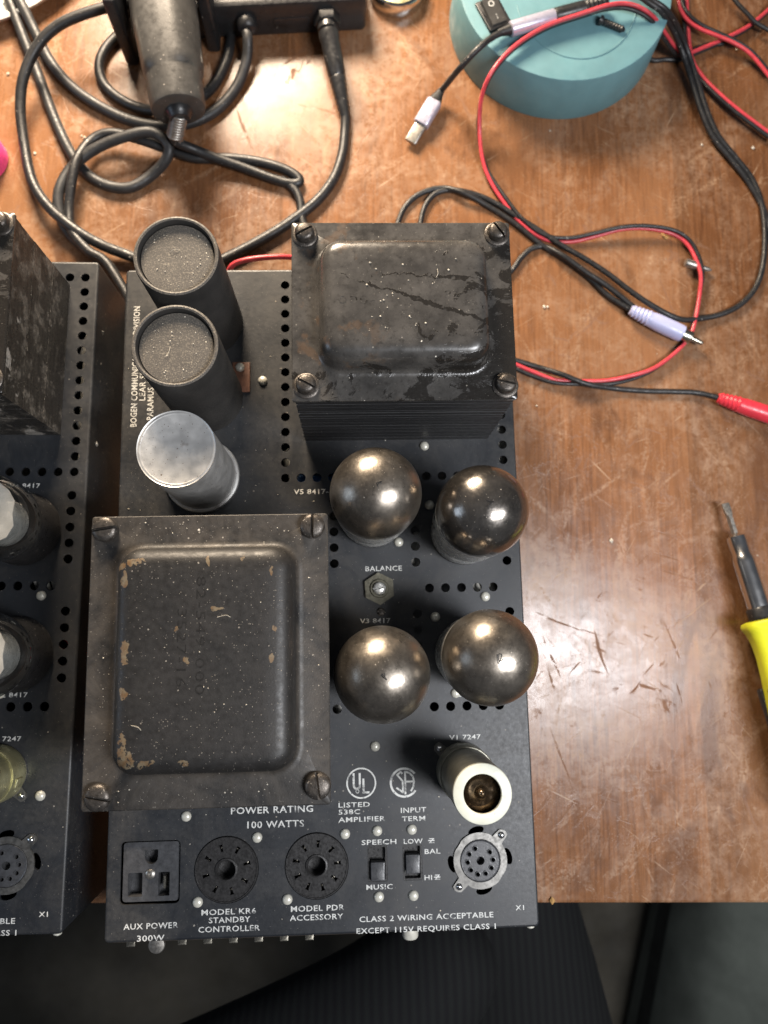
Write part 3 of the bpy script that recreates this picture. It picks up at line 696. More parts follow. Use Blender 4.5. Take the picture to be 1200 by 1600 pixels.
# ------------------------------------------------------------------ tubes
def tube(name, label, loc, h=82, mat='getter', tilt=(0, 0), group='big smoky topped tubes'):
    e = empty(name, (loc[0], loc[1], TOP+2.1), (tilt[0], tilt[1], random.uniform(0, 6)))
    tag(e, label, 'vacuum tube', group)
    q = h-82
    m = MB(); m.lathe([(19.55, 57+q)]+[(max(.15, 19.6*math.cos(a_)**.94), 59+q+20.2*math.sin(a_)) for a_ in [math.pi/2*k/14 for k in range(15)]], 64, cap0=False)
    m.build('glass_dome', M[mat], e)
    m = MB(); m.lathe([(15.2, 12), (16.6, 17), (18.0, 24), (17.8, 34), (18.6, 44+q), (19.3, 52+q), (19.55, 57+q)], 64, cap0=False, cap1=False); m.build('glass_wall', M['tubewall'], e)
    m = MB(); m.lathe([(13, 0), (16.3, .2), (16.5, 1), (16.5, 13), (16.0, 14), (15, 14)], 48); m.build('tube_base', M['tubewall'], e)
    m = MB(); rr_ = random.Random(int(loc[0]*10)); z_ = 59+q+20.2+.04
    pts_ = [(rr_.uniform(-1.8, 1.8), rr_.uniform(-1.6, 1.6), z_) for k in range(7)]; m.tube(spline(pts_, 4), .16, 6); m.build('tip_mark', M['bakelite'], e)
    # maker's mark printed round the wall
    m = MB()
    for k in range(7):
        a = -1.57-e.rotation_euler.z-.3+k*.1; c_, s_ = math.cos(a), math.sin(a); r_ = 17.45
        m.add([(r_*c_+s_*.55, r_*s_-c_*.55, 22.5), (r_*c_-s_*.55, r_*s_+c_*.55, 22.5), (r_*1.008*c_-s_*.55, r_*1.008*s_+c_*.55, 25), (r_*1.008*c_+s_*.55, r_*1.008*s_-c_*.55, 25)], [(0,1,2,3)])
    m.build('printed_mark', M['print'], e)
    return e
tube('vacuum_tube', 'smoky topped tube nearest the back transformer, left of its pair', V8417[0], 80, 'getter')
tube('vacuum_tube', 'shiny dark topped tube below the right corner of the back transformer', V8417[1], 80, 'getter2', (0, .02))
tube('vacuum_tube', 'brown smoky topped tube overhanging the right edge of the chassis', V8417[2], 83, 'getter')
tube('vacuum_tube', 'brown smoky topped tube beside the front transformer, below the hex nut', V8417[3], 83, 'getter')

def clear_tube(label, loc):
    e = empty('vacuum_tube', (loc.x, loc.y, TOP+2.1)); tag(e, label, 'vacuum tube', 'clear topped tubes')
    m = MB(); m.lathe([(13, 0), (18.0, .2), (17.5, 1), (17.5, 19), (16.9, 20), (15, 20)], 48); m.build('tube_base', M['tubebase'], e)
    m = MB(); m.lathe([(16.6, 19), (18.0, 23), (19.3, 31), (19.7, 38), (19.4, 44), (18.2, 49.5), (15.6, 54.4), (12, 57.6), (7.0, 59.6), (2, 60.3), (.2, 60.3)], 56, cap0=False)
    m.build('glass_envelope', M['glass'], e)
    m = MB(); m.plate([(16.2*math.cos(.35*k)*(1 if k % 5 else .9), 16.2*math.sin(.35*k)*(1 if k % 5 else .9)) for k in range(18)], [], 46.0, 46.6); m.build('reflection_plate', M['tube_reflection'], e)  # white plate added in place of the reflection on the dome
    m = MB(); m.box((-4, -3, 50), (12, 9, 4), bev=1.5); m.box((-4, -3, 48.0), (3, 2, 3)); m.build('getter_cup', M['screw'], e)
    m = MB(); m.lathe([(11, 20.5), (11.2, 42)], 32); m.build('anode', M['tubewall'], e)
    return e
clear_tube('clear glass tube with a white disc as its painted reflection, behind the other on the left amplifier', A2 @ Vector((71.3, 22.4, 0)))
clear_tube('clear glass tube with a white disc as its painted reflection, nearer the front of the left amplifier', A2 @ Vector((71.4, -37.7, 0)))

def shield(label, loc, mat, opened, top=56):
    e = empty('shielded_tube', (loc[0], loc[1], TOP+1.0)); tag(e, label, 'vacuum tube', 'small shielded tubes')
    m = MB(); m.lathe([(12.8, 0), (13.0, .6), (13.0, 13), (12.6, 13.6), (12.2, 13.6)], 44, cap0=False, cap1=False); b_ = m.build('shield_base', M[mat], e)
    m = MB(); m.box((12.9, 0, 8), (1.6, 4.4, 6), bev=.4); m.build('bayonet_tab', M[mat], e, (0,0,0), (0,0,-.25))
    m = MB(); m.box((12.9, 0, 8), (1.6, 4.4, 6), bev=.4); m.build('bayonet_tab', M[mat], e, (0,0,0), (0,0,2.0))
    m = MB(); prof = [(12.1, 6), (12.1, top-2.0), (12.05, top-1.4)]
    if not opened: prof += [(11.6, top-.5), (10.8, top), (4, top+.3), (.2, top+.3)]
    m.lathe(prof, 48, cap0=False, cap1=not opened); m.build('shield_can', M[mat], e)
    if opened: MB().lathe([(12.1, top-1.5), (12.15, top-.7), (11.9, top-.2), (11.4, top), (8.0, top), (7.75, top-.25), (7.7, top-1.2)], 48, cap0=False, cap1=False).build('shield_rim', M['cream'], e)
    if opened:
        m = MB(); m.lathe([(9.6, 10), (9.8, 42), (9.3, 47), (7.6, 50.2), (5, 51.6), (3.2, 52.2), (2.3, 53.0), (1.5, 54.6), (.7, 55.6), (.1, 55.8)], 36); m.build('glass_tip', M['gold'], e)
    return e
shield('small tube in a tin shield with an open top, at the front right corner', TUBE7, 'tin', True)
p7 = A2 @ Vector((TUBE7[0], TUBE7[1], 0)); shield('small tube in a yellowish tin shield, cut off by the left edge', (p7.x, p7.y), 'olive', False, 34)

# ------------------------------------------------------------------ things on the table
def cable(name, label, pts, r, mat, cat='cable', group=None, per=8):
    o = MB().tube(spline(pts, per), r, 12).build(name, M[mat], None, (0, 0, 0), smooth=80)
    return tag(o, label, cat, group)
def twin(label, pts, phi, r=1.25, group='red and black wire pairs', per=8):
    P = spline(pts, per); A = spline([(a, 0, 0) for a in phi], per)
    ra, rb = [], []
    for i, p in enumerate(P):
        t = (P[min(i+1, len(P)-1)]-P[max(i-1, 0)]).normalized(); s_ = t.cross(Vector((0,0,1))).normalized(); u = s_.cross(t)
        d = s_*math.cos(math.radians(A[i][0]))+u*math.sin(math.radians(A[i][0])); ra.append(p+d*r*.97); rb.append(p-d*r*.97)
    e = empty('twin_wire', tuple(pts[0])); tag(e, label, 'wire', group)
    off = Vector(pts[0])
    MB().tube([p-off for p in ra], r, 10).build('red_conductor', M['red'], e, smooth=80)
    MB().tube([p-off for p in rb], r, 10).build('black_conductor', M['rubber'], e, smooth=80)
    return e

# soldering station: black box, round plug, tool handle in its holder
bx_ = empty('power_box', (-40, 358, 0), (0, 0, math.radians(4)))
tag(bx_, 'flat black plastic box with a hex collar socket, cut off by the top edge', 'electronics box')
MB().box((0, 60, 14), (140, 120, 26), bev=3).build('housing', M['blackplastic'], bx_)
MB().box((0, 58, .9), (136, 112, 1.6), bev=.5).build('foot_plate', M['blackplastic'], bx_)
MB().box((22, -.1, 12), (22, .8, 7), bev=.3).build('embossed_panel', M['blackplastic'], bx_)
m = MB(); m.loft([[(p[0], p[1], z) for p in circ(0, 0, r_, 6, 0)] for r_, z in ((8.6, 0), (8.6, 5), (7.8, 6))]); m.lathe([(6.2, 6), (6.2, 10), (5.6, 10.4)], 24)
m.build('hex_collar', M['blackplastic'], bx_, (44.5, -.4, 15), (math.pi/2, 0, 0))
m = MB(); m.lathe([(6.5, 0), (6.8, 3), (5.4, 6.5), (3.6, 7.5)], 24); m.build('cable_gland', M['blackplastic'], bx_, (-6.1, -.4, 15), (math.pi/2, 0, 0))

PL0 = Vector((5.5, 348.3, 17)); PL1 = Vector((15.6, 296.6, 5))
m = MB(); d = (PL1-PL0); L = d.length
m.lathe([(6.4, 0), (6.6, 3), (6.0, 6), (6.0, L*.32), (5.5, L*.5)]+[(5.2-2.2*k/14+(.35 if k % 2 else -.25), L*(.52+.46*k/14)) for k in range(15)]+[(2.6, L)], 24, M=orient((0, 0, 0), d))
pl = m.build('round_plug', M['blackplastic'], None, PL0); tag(pl, 'black round plug with ribbed strain relief pushed into the black box', 'plug')

cable('black_cable', 'thick black cord from the ribbed plug looping behind the capacitors to the left', [(15.6, 298.4, 5), (15.0, 289.1, 3.6), (13.2, 273.6, 3.4), (7.8, 256.9, 3.4), (-2.4, 242.1, 3.4), (-17.2, 229.1, 3.4), (-33.0, 218.0, 3.4), (-56.4, 204.2, 4), (-75.5, 195.3, 5), (-96.8, 196.2, 5), (-118.2, 204.2, 5), (-134.7, 210.1, 8), (-149.6, 219.0, 10), (-165.5, 233.6, 10), (-176.3, 251.1, 9), (-182.2, 275.5, 9), (-184.4, 297.2, 12), (-181.3, 315.2, 17), (-171.3, 333.1, 22), (-155.7, 344.8, 26), (-131.5, 353.4, 28), (-110.5, 358.5, 28), (-89.8, 367.8, 26)], 3.2, 'rubber', 'cord', 'black cords around the soldering tool')
cable('black_cable', 'charcoal cord crossing the white dish and running into the cord knot', [(-199.6, 382.7, 9), (-194.1, 368.9, 9), (-187.2, 350.1, 6), (-178.3, 326.9, 3.5), (-167.1, 297.2, 3.3), (-156.2, 273.9, 3.3), (-145.9, 260.0, 3.3), (-133.8, 251.8, 3.3), (-119.2, 250.1, 3.3), (-105.9, 257.9, 4), (-95.2, 265.3, 10), (-93.6, 272.5, 14), (-102.6, 278.8, 16), (-117.5, 277.3, 15), (-137.5, 270.7, 12), (-152.6, 259.4, 9.5), (-159.6, 243.2, 9.5), (-158.7, 227.8, 7), (-151.6, 216.1, 4), (-137.8, 203.7, 3.6), (-127.5, 194.5, 3.6), (-107.5, 150, 3.6), (-109, 110, 3.6)], 3.3, 'rubber2', 'cord', 'black cords around the soldering tool')
cable('black_cable', 'charcoal cord sweeping under the tool handle to the box gland', [(-192.6, 379.9, 12), (-186.0, 367.2, 11), (-179.8, 354.0, 8), (-169.7, 334.0, 6), (-156.7, 318.2, 5), (-140.6, 306.2, 4), (-121.4, 296.5, 3.4), (-101.4, 292.2, 3.4), (-81.4, 294.9, 3.4), (-65.5, 304.4, 3.4), (-53.4, 319.9, 4), (-46.9, 334.9, 8), (-45.3, 344.9, 14), (-46.0, 349.4, 15)], 3.3, 'rubber2', 'cord', 'black cords around the soldering tool')
cable('black_cable', 'black cord coiled under the tool handle in a half ring', [(-117.5, 368.0, 3.4), (-128.1, 357.6, 3.4), (-137.4, 345.6, 3.4), (-140.6, 333.2, 3.4), (-137.0, 321.0, 3.4), (-126.6, 310.7, 3.4), (-112.7, 303.7, 4), (-95.3, 298.8, 9.5), (-80.3, 304.2, 9.5), (-68.8, 319.3, 4), (-61.0, 336.2, 3.4), (-57.9, 351.0, 3.4), (-57.2, 368.7, 3.4)], 3.2, 'rubber', 'cord', 'black cords around the soldering tool')
cable('black_cable', 'black cord from the tool spring, knotted and looping out to the right', [(-87.9, 272.5, 22), (-87.3, 271.1, 18), (-79.2, 270.9, 12), (-66.2, 267.6, 8), (-48.8, 262.7, 5), (-31.0, 256.0, 4), (-19.1, 252.8, 3.6), (-13.9, 254.2, 3.4), (-16.3, 258.6, 3.4), (-25.9, 263.8, 3.4), (-41.1, 268.1, 3.4), (-59.1, 270.1, 3.6), (-78.7, 269.1, 5), (-96.9, 274.3, 7), (-113.3, 279.0, 9.5), (-130.2, 282.8, 9.5), (-141.7, 277.5, 9.5), (-148.4, 262.2, 13), (-151.3, 248.0, 12), (-153.2, 233.0, 9), (-151.1, 218.3, 9), (-140.3, 204.5, 10), (-126.9, 193.5, 10.5), (-106.5, 152, 10.5), (-108.5, 110, 10.5)], 3.0, 'rubber', 'cord', 'black cords around the soldering tool')
cable('black_cable', 'short black cord dropping from the knotted loop to behind the back transformer', [(-25.1, 255.6, 3.2), (-17.1, 249.1, 3.2), (-13.6, 240.9, 3.2), (-12.8, 232.3, 3.0), (-10.9, 223.8, 3.0), (-4.6, 215.2, 3.0), (6.4, 210.9, 3.0)], 2.8, 'rubber', 'cord', 'black cords around the soldering tool')

H0 = Vector((-94.3, 359.7, 44)); H1 = Vector((-82.1, 278.5, 36)); d = H1-H0; L = d.length
RIB = 0.0
hd = empty('hand_tool', (H0.x, H0.y, 0)); tag(hd, 'worn dark grey tool handle with a spring cord guard pointing at the viewer', 'tool handle')
Mo = orient((0, 0, H0.z), d)
m = MB(); n = 40; rings = []
for k, (r_, z) in enumerate(((20, -30), (19.0, L*.35), (17.6, L-26), (17.0, L-22), (16.4, L-20.5), (16.2, L-19), (16.0, L-3), (15.4, L-.8), (14, L))):
    fac = [1+(.045*max(-.55, math.cos(5*2*math.pi*(i+.5)/n+.6)) if z < L-21 else 0) for i in range(n)]
    rings.append([(r_*fac[i]*math.cos(2*math.pi*i/n), r_*fac[i]*math.sin(2*math.pi*i/n), z) for i in range(n)])
m.loft(rings, M=Mo); m.build('barrel', M['greyplastic'], hd)
m = MB(); m.lathe([(8, -.5), (8, 1.2), (6.6, 3), (5.8, 5.2)], 28, M=Mo @ Matrix.Translation((0, 0, L))); m.build('end_collar', M['blackplastic'], hd)
sp_ = []
E0 = Mo @ Vector((0, 0, L+2)); E1 = Vector((-87.5, 271.7, 22))-Vector((H0.x, H0.y, 0)); dd = (E1-E0); Ls = dd.length; Ms = orient(E0, dd)
m = MB(); nt = 9; m.tube([Ms @ Vector((4.3*math.cos(2*math.pi*k/14), 4.3*math.sin(2*math.pi*k/14), Ls*k/(14*nt))) for k in range(14*nt+1)], .95, 8); m.build('spring', M['nickel'], hd, smooth=80)
MB().tube([E0, E1], 3.0, 12).build('cord_core', M['rubber'], hd)
m = MB()
for k in range(5): m.box((17.7+.025*14*k, 0, L-32-k*14), (1.2, 2.6, 10), M=Mo @ Matrix.Rotation(RIB, 4, 'Z'), bev=.5)
m.build('grip_ribs', M['nickel'], hd)
ho = empty('tool_holder', (H0.x, H0.y, 0)); tag(ho, 'black ribbed bracket cradling the grey tool handle at the top edge', 'holder')
for sx, yy in ((-1, -24), (1, -14)):
    MB().box((sx*26.0, yy+62, 26), (8, 122, 52), bev=2).build('side_plate', M['blackplastic'], ho)
MB().box((0, 88, 2), (62, 68, 4), bev=1).build('base_plate', M['blackplastic'], ho)

# white dish, pink thing, chrome lid at the edges
wd_ = MB(); wd_.lathe([(60, 0.05), (96, 1), (104, 5), (107, 10), (105.5, 11), (102.5, 9.5), (98, 6), (90, 4), (.5, 3.5)], 72)
tag(wd_.build('white_dish', M['white'], None, (-241, 460, 0)), 'white plastic dish rim in the top left corner under the cords', 'dish')
pk = MB(); pk.lathe([(13, 0), (15.5, 1), (15.5, 12), (14, 14), (2, 14.5)], 36)
tag(pk.build('pink_cap', M['pink'], None, (-210.5, 270.1, 0)), 'pink round cap just showing at the left edge', 'cap')
ch_ = empty('chrome_lid', (50.5, 391, 0)); tag(ch_, 'small round tin with a chrome rim at the top edge', 'tin')
MB().lathe([(15, 0), (17.5, .5), (18, 3), (18, 8), (17.2, 10), (15.6, 10.5), (14.8, 9.5), (14.6, 5), (14.5, 4)], 48, cap1=False).build('rim', M['chrome'], ch_)
MB().lathe([(14.6, 3.6), (10, 4.4), (.4, 4.8)], 32).build('contents', M['olive'], ch_)

# teal round base with rocker switch, groove and screw
te = empty('teal_base', (153.4, 369, 0)); tag(te, 'thick teal round base with a black rocker switch at the top edge', 'lamp base')
gro = [(38*math.cos(a)*1.0+6, 44*math.sin(a)-8) for a in [math.radians(190+160*k/24) for k in range(25)]]
m = MB(); m.lathe([(68.2, 0.05), (68.6, 1.0), (67.0, 33.0), (66.6, 33.8), (65.8, 34.0), (50, 34.0)], 96, cap1=False)
m.lathe([(50, 34.0), (20, 34.0), (.3, 34.0)], 96, cap0=False); m.build('body', M['teal'], te)
m = MB(); m.tube([(x, y, 34.0) for x, y in gro], .55, 8); m.build('seam', M['teal'], te)
m = MB(); m.box((0, 0, 35.2), (15, 21, 2.4), bev=.6); rk = m.build('switch_bezel', M['blackplastic'], te, (-46.6, -22.9, 0), (0, 0, .42))
m = MB(); m.loft([[(x, y, z) for x, y, z in r_] for r_ in ([(-5, -8.5, 36), (5, -8.5, 36), (5, 8.5, 36), (-5, 8.5, 36)], [(-4.8, -8.2, 37.2), (4.8, -8.2, 37.2), (4.8, 8.2, 39.4), (-4.8, 8.2, 39.4)])])
m.build('rocker', M['greyplastic'], rk)
sl = (39.4-37.2)/16.4
mk = ring(1.3, 1.8, 0, 2*math.pi, 24); mk.v = [Vector((v.x, v.y+4.2, 37.2+(v.y+4.2+8.2)*sl+.06)) for v in mk.v]
mk.add([(-.3, -5.6, 37.2+2.6*sl+.06), (.3, -5.6, 37.2+2.6*sl+.06), (.3, -2.6, 37.2+5.6*sl+.06), (-.3, -2.6, 37.2+5.6*sl+.06)], [(0,1,2,3)]); mk.build('switch_mark', M['print'], rk)
S0 = Vector((171.9, 341.6, 36.6)); S1 = Vector((186.1, 335.6, 35.9)); d = S1-S0
m = MB(); m.lathe([(1.5, 0), (3.0, .1), (2.8, 1.8), (1.9, 2.6), (1.9, 3)]+[(1.9+(.35 if k % 2 else -.25), 3+(d.length-3)*k/14) for k in range(15)]+[(.6, d.length+1.5)], 14, M=orient((0,0,0), d))
tag(m.build('wood_screw', M['blackplastic'], None, (S0.x, S0.y, 36.6)), 'loose black screw lying on the teal base', 'screw')

# USB cable and barrel adaptor across the teal base
us = empty('charging_cable', tuple((117.2, 333.5, 38))); tag(us, 'short black charging cable with a silver shelled plug, hanging off the teal base', 'cable')
o0 = Vector((117.2, 333.5, 38))
def rel(l): return [Vector(p)-o0 for p in l]
MB().tube(spline(rel([(115.2, 332.9, 38.2), (105.1, 327.3, 38.5), (95.1, 318.9, 38), (86.3, 313.7, 30), (81.2, 314.5, 18), (77.0, 314.3, 9)])), 1.9, 10).build('cord', M['rubber'], us, smooth=80)
A = Vector((115.9, 332.7, 38.4)); B = Vector((143.2, 341.3, 39)); C_ = Vector((176.7, 350.9, 40))
m = MB(); d = B-A; m.lathe([(3.2, 0), (4.3, .6), (4.5, 1.5), (4.5, d.length-1), (4.2, d.length)], 24, M=orient(A-o0, d)); m.build('barrel_shell', M['silver'], us)
m = MB(); m.lathe([(2.0, -8), (3.0, -2.2), (3.4, 0)], 16, M=orient(A-o0, d)); m.build('strain_relief', M['rubber'], us)
m = MB(); d = C_-B; m.lathe([(4.2, 0), (4.6, 1), (4.6, d.length*.55)]+[(4.4-.12*k+(.35 if k % 2 else -.35), d.length*(.56+.04*k)) for k in range(11)]+[(2, d.length)], 20, M=orient(B-o0, d)); m.build('barrel_plug', M['blackplastic'], us)
A = Vector((76.7, 314.6, 8)); B = Vector((72.3, 308.7, 5)); d = Vector((56.4, 281.4, 4))-A
ax = d.normalized(); sd = ax.cross(Vector((0,0,1))).normalized(); up = sd.cross(ax); Mu = Matrix(((sd.x, up.x, ax.x, 0), (sd.y, up.y, ax.y, 0), (sd.z, up.z, ax.z, 0), (0,0,0,1)))
Mu = Matrix.Translation(A-o0) @ Mu; L = d.length
m = MB(); m.loft([[(p[0], p[1], z) for p in rrect(a, b, min(a, b)*.48, 4)] for a, b, z in ((4, 4, -1), (6, 5, 3), (9.4, 6.6, 8.5))], M=Mu); m.build('plug_boot', M['rubber'], us)
m = MB(); m.loft([[(p[0], p[1], z) for p in rrect(a, b, 2.2, 5)] for a, b, z in ((9.2, 6.4, 8.4), (10, 6.8, 9), (10, 6.8, 25.4), (9.4, 6.2, 26))], M=Mu); m.build('plug_shell', M['silver'], us)
m = MB(); m.loft([[(p[0], p[1], z) for p in rrect(a, b, 1.25, 5)] for a, b, z in ((8.2, 2.7, 25.8), (8.2, 2.7, L-.6), (7.7, 2.3, L))], M=Mu); m.build('plug_tip', M['nickel'], us)

# red and black wire pairs
twin('red and black wire pair curving off the teal base down to the amplifier', [(304.3, 384.2, 3), (285.1, 367.5, 3), (266.7, 357.2, 3), (253.2, 350.9, 3), (240.2, 345.2, 4), (230.3, 343.8, 10), (219.0, 342.7, 22), (207.0, 343.8, 34), (196.5, 346.3, 39), (186.0, 347.5, 41), (173.7, 345.1, 42), (160.0, 341.0, 41), (140.2, 334.2, 40), (124.4, 325.3, 39), (112.4, 315.2, 38), (102.9, 304.2, 34), (99.1, 296.1, 22), (99.7, 282.8, 10), (102.3, 268.5, 5), (107.1, 256.5, 3), (115.9, 241.4, 2.6), (125.4, 228.3, 2.6), (139.1, 217.4, 2.6), (155.2, 215.3, 2.6), (171.2, 218.0, 4), (187.1, 221.2, 6), (203.5, 222.0, 6), (220.1, 219.5, 5), (230.2, 213.1, 4), (234.9, 201.0, 5), (236.4, 190.3, 5), (235.0, 178.5, 3), (230.5, 161.8, 2.6), (225.9, 150.5, 2.6), (215.7, 139.8, 2.6), (201.7, 130.0, 2.6), (187.8, 124.8, 2.6), (173.3, 122.0, 2.6), (159.4, 121.8, 2.6), (141.7, 122.7, 2.6), (128.2, 127.3, 2.6), (114.7, 133.5, 2.6)], [80,80,80,80,70,60,40,30,40,60,80,90,90,90,90,90,90,90,60,20,-30,-50,-50,-40,-60,-80,-80,-60,-30,0,40,70,90,90,90,80,40,0,-20,-20,0,0], group=None)
twin('red and black wire pair running from the top edge to the right edge', [(238.0, 389.8, 8), (237.9, 378.7, 8), (241.9, 369.7, 8), (249.8, 362.7, 8), (260.1, 357.6, 8), (270.3, 352.5, 8), (280.1, 346.9, 7), (287.3, 339.8, 6), (294.7, 328.1, 6)], [0,0,-40,-20,0,10,10,10,10])
twin('red and black wire pair emerging from under the thick black cable on the right', [(244.0, 393.4, 2.6), (242.8, 368.3, 2.6), (243.3, 344.5, 2.6), (249.2, 330.1, 3), (257.7, 316.5, 5), (268.8, 303.8, 6), (280.5, 293.4, 6), (292.2, 283.4, 6)], [180,180,180,180,180,180,180,180])
cable('thin_wire', 'thin black wire cutting across the top right corner', [(271.0, 387.8, 9), (275.4, 379.7, 9), (281.6, 371.7, 9), (287.5, 366.0, 8), (299.5, 359.4, 7)], 1.4, 'rubber', 'wire')
cable('thin_wire', 'thin black wire coming out from behind the teal base', [(204.9, 359.2, 1.6), (216.7, 344.1, 1.6), (227.4, 343.7, 1.6), (239.5, 344.3, 1.6), (249.6, 352.5, 1.6), (267.3, 356.0, 1.6)], 1.5, 'rubber', 'wire')

# audio leads
for k, (dx, dz, lab) in enumerate(((0, 0, 'thick black audio lead swinging from the top down the right side, outer strand'), (-1, .6, 'thick black audio lead from the top, inner strand of the pair'))):
    pts = [(196.2, 356.9, 42), (204.4, 349.9, 42), (214.1, 346.6, 38), (226.8, 347.0, 24), (237.6, 340.4, 12), (244.2, 322.4, 8), (249.3, 303.7, 6), (256.1, 286.6, 4.5), (266.5, 272.7, 3), (276.9, 257.6, 2), (281.4, 239.7, 2), (281.5, 219.9, 2), (278.0, 198.1, 2), (271.6, 183.0, 2), (261.5, 172.4, 2), (249.4, 166.1, 2), (236.8, 163.1, 2.4), (223.3, 160.8, 5), (212.2, 162.9, 8), (200.7, 170.0, 8), (189.8, 178.9, 7), (177.2, 191.3, 5), (164.1, 201.6, 4), (150.6, 210.5, 3.5), (137.1, 220.7, 3), (123.6, 230.8, 2), (109.8, 240.4, 2), (95.8, 247.0, 2), (81.7, 249.6, 2), (71.4, 246.9, 2), (64.2, 237.3, 2), (60.5, 222.1, 2)]
    pts = [Vector(p) for p in pts]
    if k:
        pts = [p+Vector((-3.3, -.6, -.3)) for p in pts[:8]]+[p+Vector((-2.6, -2.2, 0)) for p in pts[8:10]]+[Vector(p) for p in [(282.8, 235.4, 1.8), (286.3, 213.4, 1.8), (293.2, 191.7, 1.8)]]
    cable('audio_lead', lab, pts, 1.75, 'rubber', 'audio cable', 'black audio leads')
cable('audio_lead', 'black audio lead arching behind the back transformer to the white plug', [(45.7, 222.3, 1.8), (51.7, 237.4, 1.8), (61.7, 247.0, 1.8), (75.6, 251.0, 1.8), (89.3, 245.7, 4.8), (105.6, 237.8, 2), (121.4, 226.5, 2), (136.9, 212.6, 2), (152.5, 201.4, 2), (166.0, 190.2, 2), (177.1, 178.0, 2.6), (191.0, 167.0, 4.5)], 1.75, 'rubber', 'audio cable', 'black audio leads')
cable('audio_lead', 'black audio lead leaving the bundle and passing under the back transformer', [(105.3, 183.7, 1.8), (117.9, 195.6, 1.8), (124.4, 204.1, 1.8), (131.5, 210.1, 1.8), (139.7, 211.0, 1.8), (149.6, 203.0, 5.5), (163.1, 192.3, 5.5), (176.8, 183.1, 4.5), (192.0, 169.5, 4.5)], 1.75, 'rubber', 'audio cable', 'black audio leads')
cable('audio_lead', 'black audio lead running to the red plug', [(113.1, 137.9, 1.8), (120.9, 135.4, 1.8), (132.5, 131.6, 1.8), (144.9, 125.5, 6.2), (159.1, 119.8, 6), (177.2, 118.1, 2), (195.8, 116.4, 1.8), (214.1, 115.8, 1.8), (228.4, 114.7, 2.5), (240.4, 110.5, 5)], 1.7, 'rubber', 'audio cable', 'black audio leads')
def rca(label, a, b, mat, tipmat, tiplen, r=5.2):
    a, b = Vector(a), Vector(b); d = b-a; L = d.length
    e = empty('phono_plug', tuple(a)); tag(e, label, 'audio plug', 'phono plugs'); Mo = orient((0,0,0), d)
    m = MB(); m.lathe([(2.4, -1), (3.0, -.6)]+[(3.4+.14*k+(.3 if k % 2 else -.35), L*.035*k) for k in range(11)]+[(4.9, L*.42), (r, L*.55), (r, L*.96), (r-.4, L)], 24, M=Mo); m.build('boot', M[mat], e)
    m = MB(); m.lathe([(4.0, L-.5), (4.0, L+5.5), (3.7, L+6), (3.2, L+6), (3.2, L+2)], 24, M=Mo, cap1=False); m.build('collar', M[tipmat], e)
    m = MB(); m.lathe([(1.55, L), (1.55, L+tiplen-1.5), (.9, L+tiplen-.2), (.2, L+tiplen)], 16, M=Mo); m.build('pin', M[tipmat], e)
    return e
rca('lilac white phono plug lying at the end of the black bundle', (190.3, 167.0, 5.4), (220.8, 151.5, 5.3), 'lilac', 'contact', 14)
rca('red phono plug cut off by the right edge', (240.4, 110.5, 5), (274.0, 98.0, 5.3), 'redplug', 'contact', 14)
A = Vector((230.2, 198.5, 4)); B = Vector((244.2, 194.6, 2.6)); d = B-A
m = MB(); m.lathe([(2.2, -3), (2.6, -2), (2.6, d.length*.35), (1.4, d.length*.4), (1.4, d.length*.85), (.5, d.length)], 16, M=orient((0,0,0), d)); tag(m.build('metal_pin', M['nickel'], None, (A.x, A.y, 4)), 'small bright metal connector pin lying under the red and black wires', 'pin')

# screwdriver
T0 = Vector((236.4, 45.0, 8)); T1 = Vector((239.4, 25.7, 11)); T2 = Vector((248.9, -23.5, 14)); ax = (T2-T0).normalized()
sd_ = empty('screwdriver', (T0.x, T0.y, 0)); tag(sd_, 'screwdriver with a steel shaft and yellow handle at the right edge', 'screwdriver')
z0 = Vector((0, 0, T0.z)); L1 = (T1-T0).length; L2 = (T2-T0).length; Mo = orient(z0, ax)
m = MB(); m.loft([[(p[0], p[1], z) for p in rrect(a, b, .35, 2)] for a, b, z in ((4.6, .9, 0), (4.8, 1.3, 2), (4.4, 2.2, 5), (3.4, 2.8, 8))], M=Mo); m.lathe([(2.0, 8), (2.0, L1)], 6, M=Mo); m.build('bit', M['nickel'], sd_)
m = MB(); m.lathe([(2.2, L1-1), (3.0, L1-.6), (5.2, L1+1), (5.4, L1+4), (5.4, L1+12), (5.7, L1+12.4), (6.1, L1+16), (6.1, L2-1)], 28, M=Mo); m.build('shaft', M['steel'], sd_)
m = MB(); m.lathe([(6.6, L2-7), (7.2, L2-6), (7.2, L2+2)], 28, M=Mo); m.build('ferrule', M['blackplastic'], sd_)
m = MB(); rings = []
for r_, z in ((8.8, 0), (12.0, .8), (12.6, 2.2), (12.4, 4), (11.2, 6.5), (10.0, 12), (9.6, 20), (10.4, 32), (12.0, 46), (13.2, 60), (13.4, 90), (12, 104), (7, 110)):
    rings.append([(r_*(1-.05*max(0, math.cos(6*2*math.pi*i/36)))*math.cos(2*math.pi*i/36), r_*(1-.05*max(0, math.cos(6*2*math.pi*i/36)))*math.sin(2*math.pi*i/36), L2+z) for i in range(36)])
m.loft(rings, M=Mo); m.build('handle', M['yellow'], sd_)
m = MB()
for k in range(6):
    a = math.radians(30+60*k); m.box((12.0*math.cos(a), 12.0*math.sin(a), L2+62), (4, 5, 50), M=Mo, bev=1.5)
m.build('grip_inserts', M['blackplastic'], sd_)

